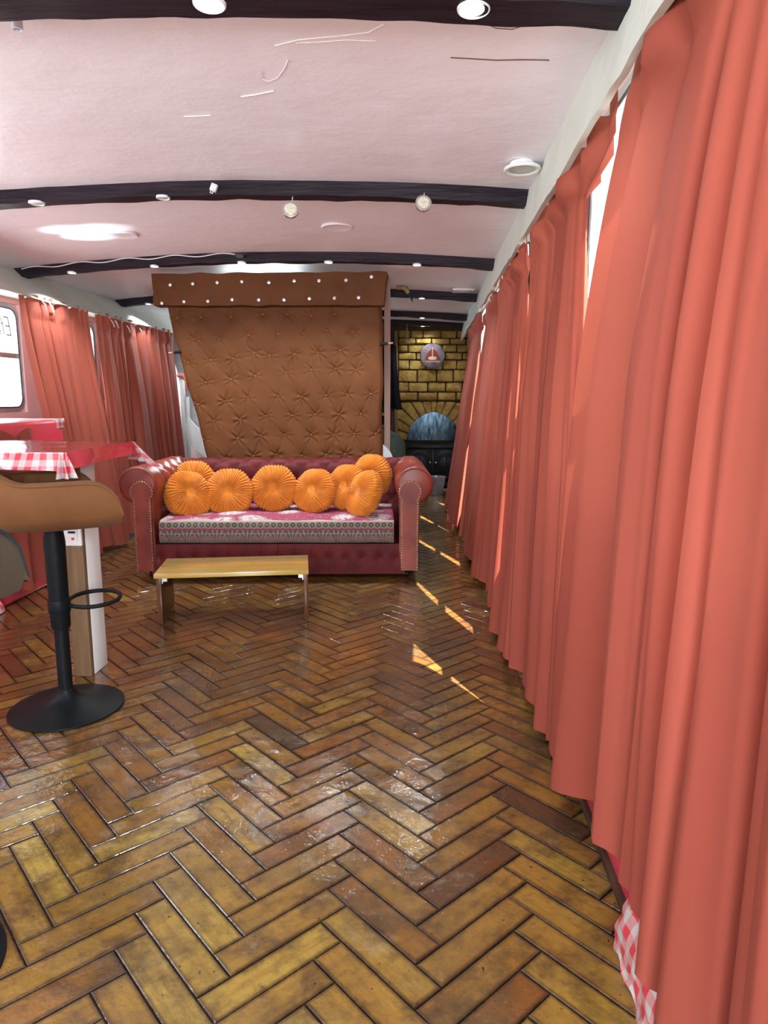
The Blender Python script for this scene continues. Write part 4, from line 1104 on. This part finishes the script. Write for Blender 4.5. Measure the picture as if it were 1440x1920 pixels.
# plaque
pc = at(811, 667, Y=8.84)
t = thing('round_plaque', 'round purple-grey plaque with dark red and cream motif on the stone wall', 'plaque', pc)
bm = B(); bm_lathe(bm, [(.148, .0), (.152, .006), (.150, .014), (.143, .018)], 48, mtx=Matrix.Rotation(PI / 2, 4, 'X')); obj('disc', bm, 'plaque', t, angle=30)
bm = B(); bm_prism(bm, [(-.10, -.05), (.10, -.05), (.075, .0), (.05, .05), (0, .085), (-.05, .05), (-.075, 0)], .003, 'y', -.0215); obj('motif', bm, 'plaquered', t)
bm = B(); bm_box(bm, -.006, .006, -.026, -.0216, -.02, .10, .001); bm_prism(bm, [(.055 * math.cos(2 * PI * k / 20), -.03 + .022 * math.sin(2 * PI * k / 20)) for k in range(20)], .003, 'y', -.025); obj('motif', bm, 'plaquecream', t)
for k in range(12):
    pass
bm = B()
for k in range(14): bm_box(bm, -.085 + k * .0128, -.085 + k * .0128 + .008, -.0245, -.0216, -.078, -.066)
obj('lettering_band', bm, 'plaquecream', t, smooth=False)
# pail
pb = at(832, 928, Z=0); pb.x = min(pb.x, .14)
t = thing('pail', 'grey metal pail by the farthest right curtain near the stove', 'pail', (.115, 8.02, 0))
bm = B(); bm_lathe(bm, [(.07, 0), (.078, .004), (.112, .21), (.108, .212), (.074, .01)], 32, cap=False); bm_lathe(bm, [(.001, .008), (.074, .009)], 32, cap=False); obj('body', bm, 'zinc', t)
bm = B(); bm_tube(bm, [(.112 * math.cos(2 * PI * k / 36), .112 * math.sin(2 * PI * k / 36), .212) for k in range(36)], .005, 8, True); obj('rim', bm, 'zinc', t)
# armchair back and white cushion behind the sofa
t = thing('armchair', 'dark grey-green rounded armchair back behind the right sofa arm', 'chair', (-.52, 6.25, 0), math.radians(0))
bm = B()
def ab(u, v):
    a = PI * u; r_ = .30 * (1 - .05 * v); 
    hgt = .87 - .30 * abs(u - .5) ** 2.2 * 2.6
    return (r_ * math.cos(a) * 1.0 - .02, .02 - .28 * math.sin(a), .12 + v * (hgt - .12))
g_ = bm_grid(bm, ab, 40, 20); bm.normal_update(); bmesh.ops.solidify(bm, geom=bm.faces[:], thickness=.07)
bmesh.ops.bevel(bm, geom=[e for e in bm.edges if e.calc_face_angle(0) > 1.0], offset=.02, segments=3, affect='EDGES')
obj('back', bm, 'greychair', t, angle=60)
bm = B(); bm_box(bm, -.25, .22, -.20, .30, .14, .44, .05, 4); obj('seat', bm, 'greychair', t)
for x in (-.24, .20):
    for y in (-.17, .22): bm = B(); bm_lathe(bm, [(.016, 0), (.024, .15)], 14, (x, y, 0)); obj('leg', bm, 'blackmetal', t)
p = at(729, 868, Y=5.45)
bm = B(); bmesh.ops.create_uvsphere(bm, u_segments=40, v_segments=24, radius=1, matrix=Matrix.Translation((-.40, 5.52, .655)) @ Matrix.Rotation(math.radians(35), 4, 'Y') @ Matrix.Diagonal((.15, .06, .11, 1)))
tag(obj('white_cushion', bm, 'whitecloth'), 'small pale cushion peeking between panel and right sofa arm', 'cushion')
# curved handle hanging on the beam
a0 = at(742, 541, Y=5.9); t = thing('curved_handle', 'brown curved wooden hook with black tip hanging at the far beam', 'hook', a0)
K = [at(743, 540, Y=5.9), at(753, 539, Y=5.9), at(761, 541, Y=5.9), at(766, 550, Y=5.9)]
bm = B(); bm_tube(bm, [q - a0 for q in K], [.016, .018, .021, .015], 12); obj('grip', bm, 'antler', t)
K = [at(766, 550, Y=5.9), at(771, 557, Y=5.9), at(773, 566, Y=5.9)]
bm = B(); bm_tube(bm, [q - a0 for q in K], [.015, .012, .003], 12); obj('tip', bm, 'black', t)
bm = B(); bm_tube(bm, [K[0] - a0 + Vector((-.02, 0, .03)), Vector((.05, 0, ceil_z(a0.x) - a0.z))], .003, 6); obj('cord', bm, 'wire', t)
# thing hanging from the last beam
a0 = at(763, 612, Y=8.45); bm = B(); bm_tube(bm, [a0 + Vector((0, 0, .03)), a0 + Vector((0, 0, -.03))], .004, 8); bm_box(bm, a0.x - .010, a0.x + .010, 8.44, 8.46, a0.z - .13, a0.z - .03, .003)
tag(obj('hanging_tag', bm, 'greenseat'), 'small pale green tag hanging before the stone wall', 'tag')

# ------------------------------------------------------------------ staircase seen left of the panel
t = thing('white_staircase', 'white painted steps with slanted side board behind the left of the tufted panel', 'stairs', (-2.0, 7.1, 0))
def loc_(px, py, Y): q = at(px, py, Y=Y); return (q.x + 2.0, q.z)
bm = B(); P = [loc_(352, 782, 7.1), loc_(372, 804, 7.1), loc_(388, 860, 7.1), loc_(353, 832, 7.1), loc_(347, 800, 7.1)]
bm_prism(bm, P, .03, 'y', 0); obj('side_board', bm, 'whitepaint', t, smooth=False)
for k in range(4):
    z = .18 + k * .19; bm = B(); bm_box(bm, -.26, .22 - .11 * k, .45, .9, z, z + .035, .003); bm_box(bm, -.26, .20 - .11 * k, .46, .48, z - .155, z, .002); obj('tread', bm, 'whitepaint', t)
bm = B(); x, z = loc_(343, 712, 7.1); bm_box(bm, x - .035, x + .005, 0.0, .04, 0.1, z, .003); obj('newel_post', bm, 'whitepaint', t)
bm = B(); x, z = loc_(350, 790, 7.1); bm_box(bm, x - .02, x + .02, 0.03, .06, 0.1, z + .25, .003); obj('newel_post', bm, 'whitepaint', t)
bm = B()
K = [at(326, 632, Y=7.6), at(320, 652, Y=7.6), at(333, 700, Y=7.6), at(345, 755, Y=7.6), at(355, 800, Y=7.6), at(410, 800, Y=7.6), at(400, 632, Y=7.6)]
bm_prism(bm, [(q.x, q.z) for q in K], .02, 'y', 7.6)
tag(obj('white_sheet', bm, 'whitecloth'), 'bright pale blue-white sheet hanging behind the left edge of the panel', 'sheet')
bm = B(); q = [at(332, 705, Y=6.5), at(338, 703, Y=6.5), at(345, 705, Y=6.5), at(350, 715, Y=6.5), at(349, 733, Y=6.5)]
bm_tube(bm, q, [.012, .022, .024, .018, .010], 12)
tag(obj('pink_cloth_tie', bm, 'pinkcloth'), 'knotted pink cloth on the white stair post by the left curtain', 'cloth')

# ------------------------------------------------------------------ lamps and ceiling fittings
def downlight(x, y, label, lit=True, group=None, pw=14, zoff=.060, r=.028):
    z = ceil_z(x) - zoff
    t = thing('downlight', label, 'ceiling light', (x, y, z), 0, group)
    bm = B(); bm_lathe(bm, [(r * .78, 0.0), (r * .9, -.006), (r, -.004), (r * 1.03, .001), (r * 1.02, .004)], 32, cap=False); obj('rim', bm, 'ledrim', t)
    bm = B(); bm_lathe(bm, [(.001, -.0052), (r * .5, -.0045), (r * .82, -.002)], 32, cap=False); obj('lens', bm, 'led' if lit else 'deadled', t)
    if lit:
        l = light('SPOT', 'downlight_lamp', (x, y, z - .012), (x, y, 0), power=pw, color=(.85, .97, 1), spot_size=2.2, spot_blend=.7, shadow_soft_size=.02)
    return t
lab = ['far left', 'second from the left', 'third from the left', 'fourth from the left', 'rightmost']
for k, px in enumerate([137, 292, 455, 617, 782]):
    x = at(px, 505, Y=4.65).x
    downlight(x, 4.63, 'lit downlight on the beam above the sofa, %s of five' % lab[k], group='lit downlights on the beam above the sofa', pw=24)
downlight(at(388, 8, Y=1.64).x, 1.66, 'lit downlight on the nearest beam, left one at the top edge', group='lit downlights on the nearest beam', r=.036)
downlight(at(890, 8, Y=1.64).x, 1.66, 'lit downlight on the nearest beam, right one at the top edge', group='lit downlights on the nearest beam', r=.036)
downlight(at(280, 570, Y=6.15).x, 6.13, 'lit downlight tucked beside the left end of the pelmet', group='lit downlights on the far beams')
for y, px, lb in ((6.15, 791, 'lit downlight right of the pelmet on the first far beam'), (7.64, 792, 'lit downlight on the second far beam before the stone wall'), (8.50, 793, 'lit downlight on the last beam before the stone wall'), (8.72, 798, 'lit downlight on the ceiling just before the stone wall')):
    downlight(at(px, 570, Y=y).x, y - .01, lb, group='lit downlights on the far beams', zoff=.060 if y < 8.6 else .012, pw=10)
downlight(at(65, 387, Y=3.13).x, 3.15, 'unlit flat downlight at the left of the middle beam', False, 'unlit downlights on the middle beam', r=.034)
downlight(at(303, 373, Y=3.13).x, 3.15, 'unlit flat downlight on the middle beam, right of the leftmost one', False, 'unlit downlights on the middle beam', r=.03)
# dangling discs
for px, py, lb, r_, ln in ((545, 393, 'round led disc dangling on its wire from the middle beam', .036, .05), (794, 381, 'round pinkish led disc hanging close under the middle beam, near the right side', .035, .03)):
    p = at(px, py, Y=3.08); t = thing('dangling_light', lb, 'ceiling light', p)
    mt = Matrix.Rotation(PI / 2 - .25, 4, 'X') @ Matrix.Rotation(.15, 4, 'Y')
    bm = B(); bm_lathe(bm, [(r_ * .7, .006), (r_ * .97, .004), (r_, 0), (r_ * .96, -.012), (r_ * .6, -.02)], 36, mtx=mt); obj('rim', bm, 'chrome', t)
    bm = B(); bm_lathe(bm, [(.001, .0085), (r_ * .72, .0075), (r_ * .74, .003)], 36, mtx=mt, cap=False); o = obj('lens', bm, 'deadled', t)
    bm = B()
    for a in range(9):
        q = mt @ Vector((r_ * .45 * math.cos(a * .698), r_ * .45 * math.sin(a * .698), .009)); bmesh.ops.create_icosphere(bm, subdivisions=1, radius=.0035, matrix=Matrix.Translation(q))
    obj('led_chips', bm, mat('led_chip_%d' % px, (.75, .72, .4), .4), o)
    bm = B(); bm_tube(bm, [(0, .012, r_ * .6), (.003, .03, r_ + .012), (0, .05, ceil_z(p.x) - .068 - p.z)], .0022, 6); obj('wire', bm, 'wire', t)
p = at(545, 366, Y=3.115); bm = B(); bm_box(bm, p.x - .035, p.x + .04, 3.108, 3.122, p.z - .004, p.z + .006, .003)
p = at(545, 371, Y=3.12)
bm.free()
# wire connector on the middle beam
p = at(401, 352, Y=3.105); t = thing('wire_connector', 'loose white wire connector on the middle beam left of the dangling disc', 'connector', p)
bm = B(); bm_box(bm, -.014, .014, -.01, .012, -.016, .016, .004, mtx=Matrix.Rotation(.4, 4, 'Y')); obj('block', bm, 'wire', t)
bm = B(); bm_tube(bm, [(-.008, -.008, -.012), (-.014, -.012, -.022), (-.004, -.014, -.027), (.004, -.01, -.012)], .0022, 6); obj('wire', bm, 'wire', t)
# cable clip of the sofa beam and cable
bm = B(); K = []
for k in range(60):
    x = -2.66 + k * 1.48 / 59; K.append((x, 4.590, ceil_z(x) - .012 + .008 * math.sin(k * .5) - .004))
bm_tube(bm, K, .0035, 6); tag(obj('cable', bm, 'wire'), 'thin pale cable along the top of the beam above the sofa', 'cable')
p = at(449, 480, Y=4.58); bm = B(); bm_box(bm, p.x - .02, p.x + .03, 4.57, 4.60, p.z - .010, p.z + .012, .003); bm_tube(bm, [p + Vector((-.03, 0, .012)), p + Vector((0, -.01, 0)), p + Vector((.05, 0, .014))], .003, 6)
tag(obj('cable_clip', bm, 'rubber'), 'small dark cable clip above the middle downlight of the sofa beam', 'clip')
# white pvc pipe stub
p = at(35, 80, Z=1.98); bm = B()
cz_ = ceil_z(p.x); bm_lathe(bm, [(.013, .01), (.013, -.035), (.010, -.035), (.010, -.005)], 20, (p.x, p.y, cz_)); tag(obj('pipe_stub', bm, 'pipe'), 'short white pipe stub sticking out of the ceiling top left', 'pipe')
# mushroom vent by the right fascia
p = at(1000, 312, Z=1.975); t = thing('ceiling_vent', 'round white ceiling vent touching the right fascia board', 'vent', (min(.35, p.x), p.y, ceil_z(.33)))
bm = B(); bm_lathe(bm, [(.045, .0), (.050, -.012), (.068, -.020), (.070, -.026), (.064, -.030), (.05, -.026)], 40, cap=False); obj('rim', bm, 'whitepaint', t)
bm = B(); bm_lathe(bm, [(.001, -.022), (.055, -.024)], 32, cap=False); obj('disc', bm, 'cream', t)
# round ceiling covers
for px, py, lb in ((230, 446, 'round blank cover on the ceiling left, between the middle beam and sofa beam'), (632, 434, 'round blank cover on the ceiling behind the dangling led disc')):
    p = at(px, py, Z=2.01); z = ceil_z(p.x); bm = B(); bm_lathe(bm, [(.082, .003), (.086, -.002), (.080, -.008), (.070, -.006), (.001, -.006)], 40, (p.x, p.y, z), cap=False); tag(obj('ceiling_cover', bm, 'ceiling'), lb, 'ceiling cover', 'round ceiling covers')
# slotted vent far right
p = at(868, 549, Z=1.97); t = thing('slotted_vent', 'small slotted pink vent on the ceiling at the far beam by the right fascia', 'vent', (p.x, p.y, ceil_z(p.x)))
bm = B(); bm_box(bm, -.09, .09, -.09, .09, -.012, .002, .005); vp = obj('frame', bm, 'ceiling', t)
for k in range(9):
    bm = B(); bm_box(bm, -.075 + k * .018, -.067 + k * .018, -.075, .075, -.017, -.010); obj('slat', bm, 'ceiling', vp, smooth=False)
# marks on the ceiling paint (cracks and scrapes follow the surface)
def mark(pix, m, r=.0016, nm='crack'):
    bm = B(); K = []
    for x, y in pix:
        p = at(x, y, Z=2.0); p = at(x, y, Z=ceil_z(p.x)); K.append(Vector((p.x, p.y, ceil_z(p.x) - .0015)))
    bm_tube(bm, K, r * .7, 6); o = obj(nm, bm, m, ceiling)
    return o
mark([(845, 107), (885, 109), (930, 112), (980, 111), (1030, 112)], 'wiredark', .0018)
mark([(515, 85), (560, 74), (640, 66), (690, 60), (720, 44)], 'scratch', .002, 'scrape')
mark([(555, 80), (600, 78), (650, 74), (705, 76)], 'scratch', .0015, 'scrape')
mark([(452, 181), (480, 177), (513, 170)], 'scratch', .0022, 'scrape')
mark([(345, 218), (375, 217), (395, 216)], 'scratch', .0018, 'scrape')
mark([(488, 135), (492, 148), (505, 152), (520, 146), (532, 130), (540, 112)], 'scratch', .0012, 'scrape')
mark([(960, 28), (968, 40), (985, 46), (1000, 44), (1030, 40), (1060, 44), (1090, 48), (1110, 52)], 'wiredark', .0016)
mark([(900, 38), (930, 52), (960, 54), (985, 46)], 'wiredark', .0012)

# ------------------------------------------------------------------ burn marks on the fifth curtain
bpy.context.view_layer.update()
c5 = [o for o in bpy.data.objects if o.get('label', '').startswith('salmon curtain with small dark')][0]
for px, py, r_ in ((909, 926, .014), (905, 903, .009)):
    d = (at(px, py, Y=5.0) - Vector((0, 0, CAMH))).normalized()
    ok, loc, nor, _i = c5.ray_cast(Vector((0, 0, CAMH)), d)
    if not ok: continue
    if nor.dot(d) > 0: nor = -nor
    q = nor.to_track_quat('Z', 'Y').to_matrix().to_4x4()
    bm = B(); bm_lathe(bm, [(r_, .0), (r_ * .9, .002), (r_ * .5, .003), (.0005, .003)], 12, mtx=Matrix.Translation(loc + nor * .001) @ q @ Matrix.Diagonal((.5, 1.5, 1, 1)))
    obj('burn_mark', bm, 'wiredark', c5)
bpy.context.view_layer.update()
